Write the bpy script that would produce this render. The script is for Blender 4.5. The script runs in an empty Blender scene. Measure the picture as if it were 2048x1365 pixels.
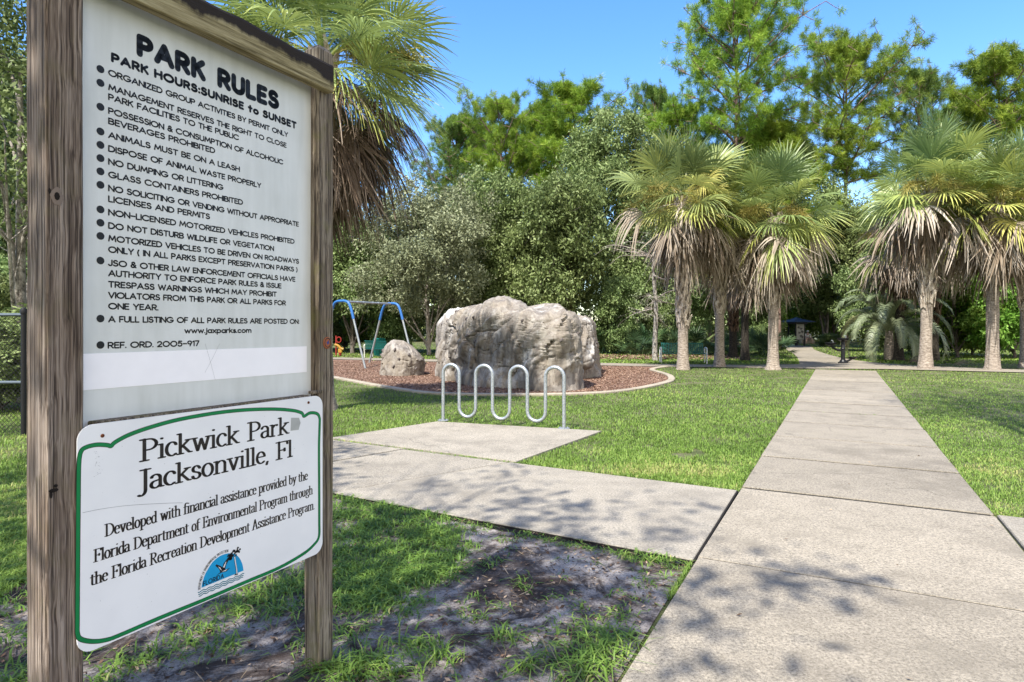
import bpy, math, random
import numpy as np
from mathutils import Vector, Matrix, noise

SC = bpy.context.scene
COL = SC.collection
PI = math.pi
R = math.radians

# ------------------------------------------------------------------ camera
EYE = 1.45
cam_data = bpy.data.cameras.new('camera')
cam = bpy.data.objects.new('camera', cam_data)
COL.objects.link(cam)
cam.location = (0, 0, EYE)
cam.rotation_euler = (R(90), 0, 0)
cam_data.sensor_width = 36.0
cam_data.lens = 36.0 * 1250 / 2048
cam_data.shift_y = -25.5 / 2048
cam_data.clip_start = 0.05
cam_data.clip_end = 900
SC.camera = cam

# ------------------------------------------------------------------ light
SUN_EL, SUN_AZ = R(57), math.atan2(-0.50, -0.87)        # azimuth measured from +Y towards +X
world = bpy.data.worlds.new('World')
SC.world = world
world.use_nodes = True
wn = world.node_tree
bg = wn.nodes['Background']
sky = wn.nodes.new('ShaderNodeTexSky')
sky.sky_type = 'NISHITA'
sky.sun_disc = False
sky.sun_elevation = SUN_EL
sky.sun_rotation = SUN_AZ
sky.air_density = 1.0
sky.dust_density = 0.3
sky.ozone_density = 1.6
hs = wn.nodes.new('ShaderNodeHueSaturation')
hs.inputs['Saturation'].default_value = 1.3
hs.inputs['Hue'].default_value = 0.508
wn.links.new(sky.outputs[0], hs.inputs['Color'])
# unseen white clouds added behind the viewer as neutral fill for the shade
tc = wn.nodes.new('ShaderNodeTexCoord'); sp = wn.nodes.new('ShaderNodeSeparateXYZ'); wn.links.new(tc.outputs['Generated'], sp.inputs[0])
cn = wn.nodes.new('ShaderNodeTexNoise'); cn.inputs['Scale'].default_value = 3.2; cn.inputs['Detail'].default_value = 7; cn.inputs['Roughness'].default_value = .58
wn.links.new(tc.outputs['Generated'], cn.inputs['Vector'])
def wmath(op, a, b):
    x = wn.nodes.new('ShaderNodeMath'); x.operation = op
    for v, i in ((a, 0), (b, 1)):
        if hasattr(v, 'links'): wn.links.new(v, x.inputs[i])
        else: x.inputs[i].default_value = v
    return x.outputs[0]
behind = wmath('SUBTRACT', wmath('MULTIPLY', sp.outputs['X'], .25), sp.outputs['Y'])
cl = wmath('ADD', cn.outputs['Fac'], wmath('MULTIPLY', behind, .42))
rp = wn.nodes.new('ShaderNodeValToRGB'); rp.color_ramp.elements[0].position = .62; rp.color_ramp.elements[1].position = .78
wn.links.new(cl, rp.inputs['Fac'])
mxw = wn.nodes.new('ShaderNodeMix'); mxw.data_type = 'RGBA'
wn.links.new(rp.outputs['Color'], mxw.inputs[0]); wn.links.new(hs.outputs[0], mxw.inputs[6]); mxw.inputs[7].default_value = (5.2, 4.95, 4.55, 1)
wn.links.new(mxw.outputs[2], bg.inputs[0])
bg.inputs[1].default_value = 0.15

sun_data = bpy.data.lights.new('sun', 'SUN')
sun_data.energy = 4.0
sun_data.angle = R(0.53)
sun_data.color = (1.0, 0.955, 0.87)
sun = bpy.data.objects.new('sun', sun_data)
COL.objects.link(sun)
to_sun = Vector((math.sin(SUN_AZ) * math.cos(SUN_EL), math.cos(SUN_AZ) * math.cos(SUN_EL), math.sin(SUN_EL)))
sun.rotation_euler = to_sun.to_track_quat('Z', 'Y').to_euler()
sun.location = to_sun * 60

SC.view_settings.view_transform = 'Standard'
SC.view_settings.look = 'None'
SC.view_settings.exposure = 1.36
SC.view_settings.gamma = 1.0
SC.render.engine = 'CYCLES'
SC.cycles.max_bounces = 6
SC.cycles.diffuse_bounces = 3
SC.cycles.glossy_bounces = 2
SC.cycles.transmission_bounces = 3
SC.cycles.transparent_max_bounces = 4
SC.cycles.caustics_reflective = False
SC.cycles.caustics_refractive = False

# ------------------------------------------------------------------ helpers
def gp(px, py, z=0.0):
    """pixel of the photograph -> point on the level z"""
    y = 1250 * (EYE - z) / (py - 657)
    return Vector(((px - 1024) / 1250 * y, y, z))

def tag(o, label=None, cat=None, group=None, kind=None):
    if label: o['label'] = label
    if cat: o['category'] = cat
    if group: o['group'] = group
    if kind: o['kind'] = kind
    return o

def thing(name, label, cat, loc=(0, 0, 0), rotz=0.0, group=None):
    o = bpy.data.objects.new(name, None)
    COL.objects.link(o)
    o.empty_display_size = 0.2
    o.location = loc
    o.rotation_euler = (0, 0, rotz)
    return tag(o, label, cat, group)

def link(name, me, mat=None, parent=None, label=None):
    o = bpy.data.objects.new(name, me)
    COL.objects.link(o)
    if mat is not None and not me.materials: me.materials.append(mat)
    if parent is not None: o.parent = parent
    if label: o['label'] = label
    return o

def fast_mesh(name, V, faces, tint=None, smooth=False, mat=None):
    """V (n,3); faces: list of int arrays (m,k); tint: per-face floats in the same order"""
    me = bpy.data.meshes.new(name)
    V = np.asarray(V, dtype=np.float32)
    me.vertices.add(len(V))
    me.vertices.foreach_set('co', V.ravel())
    faces = [np.asarray(f, dtype=np.int32) for f in faces if len(f)]
    idx = np.concatenate([f.ravel() for f in faces])
    tot = np.concatenate([np.full(len(f), f.shape[1], dtype=np.int32) for f in faces])
    start = np.concatenate([[0], np.cumsum(tot)[:-1]]).astype(np.int32)
    me.loops.add(len(idx))
    me.loops.foreach_set('vertex_index', idx)
    me.polygons.add(len(tot))
    me.polygons.foreach_set('loop_start', start)
    if smooth:
        me.polygons.foreach_set('use_smooth', np.ones(len(tot), dtype=bool))
    if tint is not None:
        a = me.attributes.new('tint', 'FLOAT', 'FACE')
        a.data.foreach_set('value', np.asarray(tint, dtype=np.float32))
    me.update(calc_edges=True)
    if mat is not None: me.materials.append(mat)
    return me

class MB:
    """collects shapes into ONE mesh"""
    def __init__(s): s.v = []; s.f = []; s.t = []
    def add(s, verts, faces, tint=0.5):
        b = len(s.v)
        s.v.extend([tuple(p) for p in verts])
        for f in faces:
            s.f.append(tuple(b + i for i in f)); s.t.append(tint)
    def box(s, c, d, rot=0.0, tint=0.5, bev=0.0):
        cx, cy, cz = c; dx, dy, dz = d[0] / 2, d[1] / 2, d[2] / 2
        ca, sa = math.cos(rot), math.sin(rot)
        P = []
        if bev <= 0:
            for z in (-dz, dz):
                for x, y in ((-dx, -dy), (dx, -dy), (dx, dy), (-dx, dy)):
                    P.append((cx + x * ca - y * sa, cy + x * sa + y * ca, cz + z))
            s.add(P, [(0, 3, 2, 1), (4, 5, 6, 7), (0, 1, 5, 4), (1, 2, 6, 5), (2, 3, 7, 6), (3, 0, 4, 7)], tint)
        else:
            b = bev
            prof = [(-dx + b, -dy), (dx - b, -dy), (dx, -dy + b), (dx, dy - b), (dx - b, dy), (-dx + b, dy), (-dx, dy - b), (-dx, -dy + b)]
            rings = [(-dz, 1 - b / max(dx, 1e-6) * .9, 1 - b / max(dy, 1e-6) * .9), (-dz + b, 1, 1), (dz - b, 1, 1), (dz, 1 - b / max(dx, 1e-6) * .9, 1 - b / max(dy, 1e-6) * .9)]
            for z, kx, ky in rings:
                for x, y in prof:
                    x *= kx; y *= ky
                    P.append((cx + x * ca - y * sa, cy + x * sa + y * ca, cz + z))
            F = [tuple(range(7, -1, -1)), tuple(range(24, 32))]
            for k in range(3):
                for i in range(8):
                    j = (i + 1) % 8
                    F.append((k * 8 + i, k * 8 + j, k * 8 + 8 + j, k * 8 + 8 + i))
            s.add(P, F, tint)
    def tube(s, pts, rad, n=8, cap=True, tint=0.5):
        pts = [Vector(p) for p in pts]
        if not hasattr(rad, '__len__'): rad = [rad] * len(pts)
        rings = []; prev = None
        for i, p in enumerate(pts):
            a = pts[max(i - 1, 0)]; b = pts[min(i + 1, len(pts) - 1)]
            t = (b - a)
            t = t.normalized() if t.length > 1e-9 else Vector((0, 0, 1))
            if prev is None:
                u = t.orthogonal().normalized()
            else:
                u = prev - t * prev.dot(t)
                u = u.normalized() if u.length > 1e-6 else t.orthogonal().normalized()
            prev = u
            w = t.cross(u)
            rings.append([p + (u * math.cos(2 * PI * k / n) + w * math.sin(2 * PI * k / n)) * rad[i] for k in range(n)])
        V = [q for r in rings for q in r]; F = []
        for i in range(len(pts) - 1):
            for k in range(n):
                j = (k + 1) % n
                F.append((i * n + k, i * n + j, (i + 1) * n + j, (i + 1) * n + k))
        if cap:
            F.append(tuple(range(n - 1, -1, -1))); F.append(tuple((len(pts) - 1) * n + k for k in range(n)))
        s.add(V, F, tint)
    def lathe(s, prof, n=16, c=(0, 0, 0), cap=True, tint=0.5):
        V = []; F = []
        for r, z in prof:
            for k in range(n):
                V.append((c[0] + r * math.cos(2 * PI * k / n), c[1] + r * math.sin(2 * PI * k / n), c[2] + z))
        for i in range(len(prof) - 1):
            for k in range(n):
                j = (k + 1) % n
                F.append((i * n + k, i * n + j, (i + 1) * n + j, (i + 1) * n + k))
        if cap:
            F.append(tuple(range(n - 1, -1, -1))); F.append(tuple((len(prof) - 1) * n + k for k in range(n)))
        s.add(V, F, tint)
    def prism(s, poly, z0, z1, tint=0.5, inset=0.0):
        n = len(poly)
        V = [(p[0], p[1], z0) for p in poly]
        if inset > 0:
            cx = sum(p[0] for p in poly) / n; cy = sum(p[1] for p in poly) / n
            V += [(p[0], p[1], z1 - inset) for p in poly]
            for i, p in enumerate(poly):
                a = Vector((poly[i - 1][0] - p[0], poly[i - 1][1] - p[1])).normalized()
                b = Vector((poly[(i + 1) % n][0] - p[0], poly[(i + 1) % n][1] - p[1])).normalized()
                d = a + b
                d = d.normalized() if d.length > 0.2 else Vector((cx - p[0], cy - p[1])).normalized()
                V.append((p[0] + d.x * inset, p[1] + d.y * inset, z1))
            lv = 3
        else:
            V += [(p[0], p[1], z1) for p in poly]; lv = 2
        F = [tuple(range(n - 1, -1, -1)), tuple((lv - 1) * n + k for k in range(n))]
        for l in range(lv - 1):
            for i in range(n):
                j = (i + 1) % n
                F.append((l * n + i, l * n + j, (l + 1) * n + j, (l + 1) * n + i))
        s.add(V, F, tint)
    def mesh(s, name, mat=None, smooth=False, auto=None):
        me = bpy.data.meshes.new(name)
        me.from_pydata(s.v, [], s.f)
        a = me.attributes.new('tint', 'FLOAT', 'FACE')
        a.data.foreach_set('value', np.array(s.t, dtype=np.float32))
        if smooth: me.polygons.foreach_set('use_smooth', np.ones(len(s.f), dtype=bool))
        me.update()
        if smooth and auto is not None and hasattr(me, 'set_sharp_from_angle'): me.set_sharp_from_angle(angle=R(auto))
        if mat is not None: me.materials.append(mat)
        return me
    def build(s, name, mat, parent=None, smooth=False, auto=40, label=None):
        return link(name, s.mesh(name, mat, smooth, auto), None, parent, label)

def smooth_path(P, per=6, closed=False):
    """Catmull-Rom through P"""
    P = [np.array(p, dtype=float) for p in P]; n = len(P); out = []
    for i in range(n if closed else n - 1):
        if closed: a, b, c, d = P[i - 1], P[i], P[(i + 1) % n], P[(i + 2) % n]
        else: a, b, c, d = P[max(i - 1, 0)], P[i], P[i + 1], P[min(i + 2, n - 1)]
        for k in range(per):
            t = k / per
            out.append(.5 * ((2 * b) + (c - a) * t + (2 * a - 5 * b + 4 * c - d) * t * t + (3 * b - a - 3 * c + d) * t ** 3))
    if not closed: out.append(P[-1])
    return out

# ------------------------------------------------------------------ materials
class NT:
    def __init__(s, name):
        s.m = bpy.data.materials.new(name); s.m.use_nodes = True
        s.t = s.m.node_tree; s.N = s.t.nodes; s.b = s.N['Principled BSDF']
        s.out = s.N['Material Output']
        s.b.inputs['Specular IOR Level'].default_value = 0.3
    def n(s, typ, **kw):
        x = s.N.new('ShaderNode' + typ)
        for k, v in kw.items():
            if k.startswith('i_'): x.inputs[k[2:].replace('_', ' ')].default_value = v
            else: setattr(x, k, v)
        return x
    def l(s, a, b): s.t.links.new(a, b)
    def coord(s, kind='Object', scale=(1, 1, 1)):
        c = s.n('TexCoord'); m = s.n('Mapping'); m.inputs['Scale'].default_value = scale
        s.l(c.outputs[kind], m.inputs['Vector']); return m.outputs[0]
    def noise(s, vec, scale, detail=4, rough=0.55, dist=0.0):
        x = s.n('TexNoise'); x.inputs['Scale'].default_value = scale; x.inputs['Detail'].default_value = detail
        x.inputs['Roughness'].default_value = rough; x.inputs['Distortion'].default_value = dist
        if vec is not None: s.l(vec, x.inputs['Vector'])
        return x.outputs['Fac']
    def ramp(s, fac, stops, interp='LINEAR'):
        x = s.n('ValToRGB'); e = x.color_ramp.elements; x.color_ramp.interpolation = interp
        while len(e) < len(stops): e.new(0.5)
        for q, (p, c) in zip(e, stops):
            q.position = p; q.color = (c, c, c, 1) if not hasattr(c, '__len__') else (*c, 1)
        s.l(fac, x.inputs['Fac']); return x.outputs['Color']
    def mix(s, fac, a, b, mode='MIX'):
        x = s.n('Mix', data_type='RGBA', blend_type=mode)
        for v, i in ((fac, 0), (a, 6), (b, 7)):
            if hasattr(v, 'is_linked') or hasattr(v, 'links'): s.l(v, x.inputs[i])
            elif i == 0: x.inputs[0].default_value = v
            else: x.inputs[i].default_value = (*v, 1)
        return x.outputs[2]
    def math(s, op, a, b=None):
        x = s.n('Math', operation=op)
        for v, i in ((a, 0), (b, 1)):
            if v is None: continue
            if hasattr(v, 'links'): s.l(v, x.inputs[i])
            else: x.inputs[i].default_value = v
        return x.outputs[0]
    def attr(s, name='tint'):
        x = s.n('Attribute'); x.attribute_name = name; return x.outputs['Fac']
    def rnd(s): return s.n('ObjectInfo').outputs['Random']
    def color(s, c):
        if hasattr(c, 'links'): s.l(c, s.b.inputs['Base Color'])
        else: s.b.inputs['Base Color'].default_value = (*c, 1)
    def bump(s, h, strength=0.4, dist=0.01):
        x = s.n('Bump'); x.inputs['Strength'].default_value = strength; x.inputs['Distance'].default_value = dist
        s.l(h, x.inputs['Height']); s.l(x.outputs[0], s.b.inputs['Normal']); return x
    def rough(s, v):
        if hasattr(v, 'links'): s.l(v, s.b.inputs['Roughness'])
        else: s.b.inputs['Roughness'].default_value = v
    def translucent(s, col, fac):
        tr = s.n('BsdfTranslucent'); mx = s.n('MixShader'); mx.inputs[0].default_value = fac
        if hasattr(col, 'links'): s.l(col, tr.inputs['Color'])
        else: tr.inputs['Color'].default_value = (*col, 1)
        s.l(s.b.outputs[0], mx.inputs[1]); s.l(tr.outputs[0], mx.inputs[2]); s.l(mx.outputs[0], s.out.inputs['Surface'])

def plain(name, c, rough=0.6, metal=0.0, spec=0.3, var=.18):
    m = NT(name); m.color(c); m.rough(rough); m.b.inputs['Metallic'].default_value = metal
    m.b.inputs['Specular IOR Level'].default_value = spec
    v = m.noise(m.coord('Object'), 14, 3)
    m.color(m.mix(1.0, m.ramp(v, [(.3, 1 - var), (.7, 1.0)]), c, 'MULTIPLY'))
    return m.m

def leafy(name, stops, trans=0.3, rough=0.55, var=0.25, spec=0.25):
    """leaf colour from the per-leaf tint, a little different on every plant"""
    m = NT(name)
    c = m.ramp(m.attr(), stops)
    r = m.rnd()
    h = m.n('HueSaturation')
    m.l(m.math('ADD', m.math('MULTIPLY', r, 0.03), 0.485), h.inputs['Hue'])
    m.l(m.math('ADD', m.math('MULTIPLY', r, var), 1 - var / 2), h.inputs['Value'])
    m.l(c, h.inputs['Color'])
    m.color(h.outputs[0]); m.rough(rough); m.b.inputs['Specular IOR Level'].default_value = spec
    m.translucent(h.outputs[0], trans)
    return m.m

M = {}
def wood_mat(name, dark, mid, light, moss=0.0):
    m = NT(name)
    v = m.coord('Object', (1, 1, .011)); d = m.noise(m.coord('Object', (1, 1, .6)), 6, 2)
    vv = m.n('VectorMath', operation='ADD')
    cmb = m.n('CombineXYZ'); k = m.math('MULTIPLY', d, .022)
    m.l(k, cmb.inputs[0]); m.l(k, cmb.inputs[1]); m.l(v, vv.inputs[0]); m.l(cmb.outputs[0], vv.inputs[1])
    g = m.noise(vv.outputs[0], 190, 3, .7); g2 = m.noise(vv.outputs[0], 70, 3, .65)
    broad = m.noise(m.coord('Object', (1, 1, .35)), 7, 4, .6)
    f = m.math('ADD', m.math('MULTIPLY', g, .55), m.math('MULTIPLY', g2, .45))
    c = m.ramp(f, [(.41, dark), (.48, mid), (.57, light)])
    c = m.mix(m.ramp(broad, [(.38, 0.0), (.68, .85)]), c, m.mix(1.0, c, (.58, .5, .42), 'MULTIPLY'))
    v3 = m.coord('Object', (1, 1, .012)); ck = m.noise(v3, 230, 3, .6); ck2 = m.noise(v3, 75, 2, .5)
    c = m.mix(m.ramp(m.math('ADD', m.math('MULTIPLY', ck, .6), m.math('MULTIPLY', ck2, .4)), [(.39, .9), (.44, 0.0)]), c, tuple(x * .45 for x in dark))
    if moss > 0:
        mz = m.noise(m.coord('Object', (1, 1, .8)), 9, 4, .65)
        c = m.mix(m.ramp(mz, [(.52, 0.0), (.72, moss)]), c, (.13, .125, .035))
    m.color(c); m.rough(.85); m.bump(f, .7, .012)
    return m.m

M['post'] = wood_mat('weathered_post_wood', (.05, .036, .028), (.165, .128, .102), (.325, .27, .225), .25)
M['mossy'] = wood_mat('mossy_post_wood', (.045, .034, .026), (.145, .118, .088), (.30, .255, .195), .6)
def beam_mat():
    m = NT('stained_beam_wood')
    g = m.noise(m.coord('Object', (.05, 1, 1)), 90, 5, .7)
    c = m.ramp(g, [(.35, (.10, .08, .035)), (.5, (.25, .21, .11)), (.65, (.38, .33, .19))])
    tc = m.n('TexCoord'); sp = m.n('SeparateXYZ'); m.l(tc.outputs['Object'], sp.inputs[0])
    z = sp.outputs['Z']
    st = m.noise(m.coord('Object', (1, 1, .5)), 7, 5, .65)
    # black mildew: grows down from the top edge in streaks
    hgt = m.math('MULTIPLY', m.math('SUBTRACT', z, 2.535), 9.0)
    s = m.math('ADD', hgt, st)
    s = m.math('ADD', s, m.ramp(sp.outputs['X'], [(.86, 0.0), (1.0, .25)]))
    c = m.mix(m.ramp(s, [(.44, 0.0), (.60, 1.0)]), c, (.022, .016, .012))
    m.color(c); m.rough(.85); m.bump(g, .5, .01)
    return m.m
M['beam'] = beam_mat()
def panel_mat():
    m = NT('white_sign_panel')
    v = m.noise(m.coord('Object'), 3, 4); w = m.noise(m.coord('Object', (1, 1, .12)), 25, 3)
    f = m.math('ADD', m.math('MULTIPLY', v, .6), m.math('MULTIPLY', w, .4))
    m.color(m.ramp(f, [(.3, (.53, .545, .52)), (.6, (.66, .675, .66))])); m.rough(.33); return m.m
M['panel'] = panel_mat()
def panel2_mat():
    m = NT('white_name_panel')
    v = m.noise(m.coord('Object'), 4, 4); sp = m.noise(m.coord('Object'), 160, 2)
    c = m.ramp(v, [(.3, (.73, .735, .745)), (.62, (.80, .805, .81))])
    c = m.mix(m.ramp(sp, [(.72, 0.0), (.76, .6)]), c, (.2, .2, .2))
    m.color(c); m.rough(.3); return m.m
M['panel2'] = panel2_mat()
M['strip'] = plain('white_cover_strip', (.90, .88, .90), .4, var=.04)
M['ink'] = plain('black_ink', (.008, .008, .009), .45)
M['inkb'] = plain('brown_black_ink', (.022, .017, .016), .45)
M['green'] = plain('green_border', (.0, .20, .055), .4)
M['cyan'] = plain('cyan_print', (.005, .32, .62), .4)
M['teal'] = plain('teal_print', (.01, .16, .22), .4)
M['white'] = plain('white_print', (.78, .78, .8), .4)
M['greysticker'] = plain('grey_sticker', (.42, .43, .41), .6)
M['rust'] = plain('rusty_screw', (.12, .035, .012), .7, .4)
M['tagrim'] = plain('orange_tag_rim', (.32, .10, .035), .6)
M['tagblue'] = plain('blue_tag', (.03, .05, .22), .5)

def concrete(name, base, dark, speck=1.0):
    m = NT(name)
    p = m.coord('Object')
    big = m.noise(p, .55, 5, .6); mid = m.noise(p, 3.2, 5, .65); fine = m.noise(p, 60, 4, .75); grit = m.noise(p, 170, 3, .8)
    f = m.math('ADD', m.math('MULTIPLY', big, .5), m.math('MULTIPLY', mid, .5))
    c = m.ramp(f, [(.36, dark), (.50, base), (.62, tuple(min(1, x * 1.12) for x in base))])
    c = m.mix(m.ramp(m.math('ADD', m.math('MULTIPLY', fine, .55), m.math('MULTIPLY', grit, .45)), [(.37, 1.0 * speck), (.57, 0.0)]), c, tuple(x * .25 for x in base))
    c = m.mix(m.ramp(m.noise(p, 38, 3, .7), [(.62, 0.0), (.72, .6)]), c, tuple(min(1, x * 1.35) for x in base))
    c = m.mix(m.ramp(m.noise(p, 1.7, 6, .72), [(.52, 0.0), (.66, .62)]), c, tuple(x * .5 for x in base))
    hc = m.n('TexVoronoi', feature='DISTANCE_TO_EDGE'); hc.inputs['Scale'].default_value = .42
    wv = m.n('VectorMath', operation='ADD'); wn_ = m.n('TexNoise'); wn_.inputs['Scale'].default_value = 2.2; wn_.inputs['Detail'].default_value = 5; m.l(p, wn_.inputs['Vector']); m.l(p, wv.inputs[0]); sc_ = m.n('VectorMath', operation='SCALE'); sc_.inputs['Scale'].default_value = .7; m.l(wn_.outputs['Color'], sc_.inputs[0]); m.l(sc_.outputs[0], wv.inputs[1]); m.l(wv.outputs[0], hc.inputs['Vector'])
    ckm = m.math('MULTIPLY', m.ramp(hc.outputs['Distance'], [(.0, .75), (.0045, 0.0)]), m.ramp(m.noise(p, .5, 2), [(.50, 0.0), (.56, 1.0)]))
    c = m.mix(ckm, c, tuple(x * .22 for x in base))
    t = m.ramp(m.attr(), [(0, .84), (1, 1.08)])
    c = m.mix(1.0, c, t, 'MULTIPLY')
    m.color(c); m.rough(.9); m.bump(m.math('ADD', fine, grit), .35, .006)
    return m.m
M['concrete'] = concrete('path_concrete', (.325, .284, .222), (.225, .195, .152))
M['concrete2'] = concrete('side_walk_concrete', (.345, .308, .25), (.25, .222, .18))
M['curb'] = concrete('curb_concrete', (.36, .315, .245), (.26, .22, .17), .6)
M['joint'] = plain('joint_soil', (.012, .010, .008), .95)

def ground_mat():
    m = NT('lawn_soil'); p = m.coord('Object')
    f = m.noise(p, 1.1, 6, .65); g = m.noise(p, 30, 5, .75)
    c = m.ramp(f, [(.35, (.06, .07, .022)), (.5, (.11, .115, .045)), (.62, (.19, .165, .10))])
    c = m.mix(m.ramp(g, [(.4, .8), (.6, 0.0)]), c, (.03, .05, .012))
    c = m.mix(m.ramp(m.noise(p, .8, 5, .7), [(.62, 0.0), (.72, .7)]), c, (.20, .17, .12))
    m.color(c); m.rough(.95); m.bump(g, .8, .03); return m.m
M['ground'] = ground_mat()
def dirt_mat():
    m = NT('bare_sandy_dirt'); p = m.coord('Object')
    f = m.noise(p, 1.5, 7, .68, .4); g = m.noise(p, 80, 5, .8); h = m.noise(p, 9, 6, .75)
    s = m.math('ADD', m.math('MULTIPLY', f, .62), m.math('MULTIPLY', h, .38))
    c = m.ramp(s, [(.37, (.02, .014, .013)), (.44, (.085, .07, .066)), (.50, (.27, .238, .22)), (.62, (.44, .40, .37))])
    c = m.mix(m.ramp(m.noise(p, 1.1, 4, .6), [(.58, 0.0), (.68, .6)]), c, (.11, .06, .035))
    c = m.mix(m.ramp(g, [(.38, .85), (.48, 0.0)]), c, (.04, .03, .025))
    c = m.mix(m.ramp(m.noise(p, 2.3, 5, .75, .8), [(.50, 0.0), (.60, .93)]), c, (.030, .019, .015))
    m.color(c); m.rough(.95); m.bump(m.math('ADD', m.math('MULTIPLY', g, .4), h), .9, .03); return m.m
M['dirt'] = dirt_mat()
def mulch_mat():
    m = NT('red_brown_mulch'); p = m.coord('Object')
    g = m.noise(p, 24, 6, .8); f = m.noise(p, .7, 4)
    c = m.ramp(g, [(.36, (.042, .022, .015)), (.5, (.17, .092, .064)), (.64, (.33, .21, .155))])
    c = m.mix(m.ramp(f, [(.42, 0.0), (.62, .55)]), c, (.30, .18, .13))
    m.color(c); m.rough(.95); m.bump(g, 1.0, .05); return m.m
M['mulch'] = mulch_mat()
M['chip'] = leafy('mulch_chip', [(0, (.055, .027, .018)), (.5, (.18, .095, .066)), (1, (.39, .27, .21))], .0, .9, 0.0)
def rock_mat():
    m = NT('moulded_rock'); p = m.coord('Object')
    f = m.noise(p, 1.0, 6, .65, .5); g = m.noise(p, 9, 6, .7); mp = m.n('Mapping'); mp.inputs['Rotation'].default_value = (0, R(-42), 0); mp.inputs['Scale'].default_value = (1.7, 1.0, .28); m.l(m.n('TexCoord').outputs['Object'], mp.inputs['Vector'])
    st = m.noise(mp.outputs[0], 2.6, 6, .62, .6)
    c = m.ramp(st, [(.34, (.09, .08, .070)), (.47, (.195, .174, .150)), (.62, (.30, .275, .242))])
    c = m.mix(m.ramp(f, [(.46, 0.0), (.62, .8)]), c, (.255, .218, .172))
    c = m.mix(m.ramp(m.noise(p, .8, 5, .6), [(.56, 0.0), (.66, .8)]), c, (.52, .50, .47))
    c = m.mix(m.ramp(g, [(.36, .75), (.5, 0.0)]), c, (.13, .105, .088))
    ln_ = m.math('ABSOLUTE', m.math('SUBTRACT', m.noise(mp.outputs[0], 2.1, 3, .6, 1.2), .5))
    msk = m.ramp(m.noise(m.coord('Object'), 1.3, 3), [(.42, .9), (.60, 0.0)])
    crk = m.math('MAXIMUM', m.ramp(ln_, [(.0, 0.0), (.010, 1.0)]), msk)
    c = m.mix(crk, tuple([.17, .14, .115]), c)
    m.color(c); m.rough(.9); m.bump(m.math('ADD', m.math('ADD', m.math('MULTIPLY', g, .25), m.math('MULTIPLY', st, .8)), m.math('MULTIPLY', crk, .35)), .65, .05); return m.m
M['rock'] = rock_mat()
M['hold'] = plain('dark_climbing_hold', (.10, .085, .08), .8)
def galv():
    m = NT('galvanised_steel'); g = m.noise(m.coord('Object'), 45, 4, .7)
    m.color(m.ramp(g, [(.38, (.24, .265, .28)), (.6, (.40, .425, .44))])); m.b.inputs['Metallic'].default_value = .55
    m.rough(m.ramp(g, [(.3, .35), (.7, .55)])); return m.m
M['galv'] = galv()
M['bluepaint'] = plain('blue_paint', (.035, .14, .40), .4)
M['greenpaint'] = plain('dark_green_paint', (.005, .10, .085), .4)
M['cream'] = plain('cream_paint', (.62, .62, .57), .4)
M['blackpaint'] = plain('black_paint', (.012, .012, .014), .4)
M['roofblue'] = plain('slate_blue_roof', (.045, .075, .13), .5)
M['redpaint'] = plain('red_paint', (.30, .03, .025), .4)
M['yellowpaint'] = plain('yellow_paint', (.40, .22, .04), .4)
M['wire'] = plain('black_wire', (.010, .010, .011), .6)
M['railgrey'] = plain('grey_rail', (.10, .125, .15), .5, .3)
M['map'] = plain('map_board', (.55, .52, .47), .5)
M['mapink'] = plain('map_ink', (.14, .13, .12), .5)

def bark(name, a, b, c, vs=(1, 1, .25), sc=14):
    m = NT(name); v = m.coord('Object', vs); f = m.noise(v, sc, 6, .7); g = m.noise(m.coord('Object'), 2, 4)
    col = m.ramp(f, [(.36, a), (.5, b), (.66, c)])
    col = m.mix(m.ramp(g, [(.5, 0.0), (.66, .5)]), col, tuple(x * .6 for x in b))
    m.color(col); m.rough(.95); m.bump(f, .9, .05); return m.m
M['palmtrunk'] = bark('palm_trunk', (.14, .11, .088), (.31, .258, .21), (.44, .38, .32), (1, 1, 2.6), 11)
M['shadetrunk'] = bark('shade_toned_palm_trunk', (.012, .010, .008), (.035, .029, .022), (.075, .062, .045), (1, 1, 2.2), 12)  # trunk colour darkened to stand for shade on the rear palms
M['shadeboot'] = bark('shade_toned_palm_boot', (.03, .016, .009), (.085, .05, .03), (.18, .12, .075), (1, 1, .4), 16)  # leaf bases of the same palms, shade put into the colour
M['palmboot'] = bark('palm_boot', (.20, .145, .10), (.47, .40, .325), (.64, .58, .51), (1, 1, .4), 16)
M['oakbark'] = bark('oak_bark', (.05, .04, .035), (.15, .125, .105), (.28, .25, .22))
M['pinebark'] = bark('pine_bark', (.06, .035, .028), (.20, .135, .11), (.36, .27, .23), (1, 1, .35), 7)
M['palebark'] = bark('pale_bark', (.06, .05, .042), (.28, .25, .215), (.46, .43, .385), (1, 1, .8), 10)
M['greybark'] = bark('grey_bark', (.16, .13, .11), (.34, .29, .25), (.48, .44, .40))

M['oakleaf'] = leafy('oak_leaf', [(0, (.065, .10, .03)), (.5, (.165, .225, .075)), (1, (.32, .38, .16))], .25)
M['greyleaf'] = leafy('grey_oak_leaf', [(0, (.095, .12, .055)), (.5, (.215, .25, .135)), (1, (.37, .41, .25))], .2)
M['brightleaf'] = leafy('bright_leaf', [(0, (.06, .13, .017)), (.5, (.16, .29, .04)), (1, (.32, .45, .10))], .35)
M['pineleaf'] = leafy('pine_needle', [(0, (.065, .13, .014)), (.5, (.19, .30, .03)), (1, (.38, .47, .06))], .3)
M['darkpine'] = leafy('dark_pine_needle', [(0, (.045, .11, .022)), (.5, (.12, .22, .04)), (1, (.25, .36, .06))], .3)
M['frond'] = leafy('palm_frond', [(0, (.09, .135, .05)), (.4, (.23, .285, .095)), (.75, (.40, .42, .11)), (1, (.54, .48, .15))], .3, .42, .12, .4)
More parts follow.
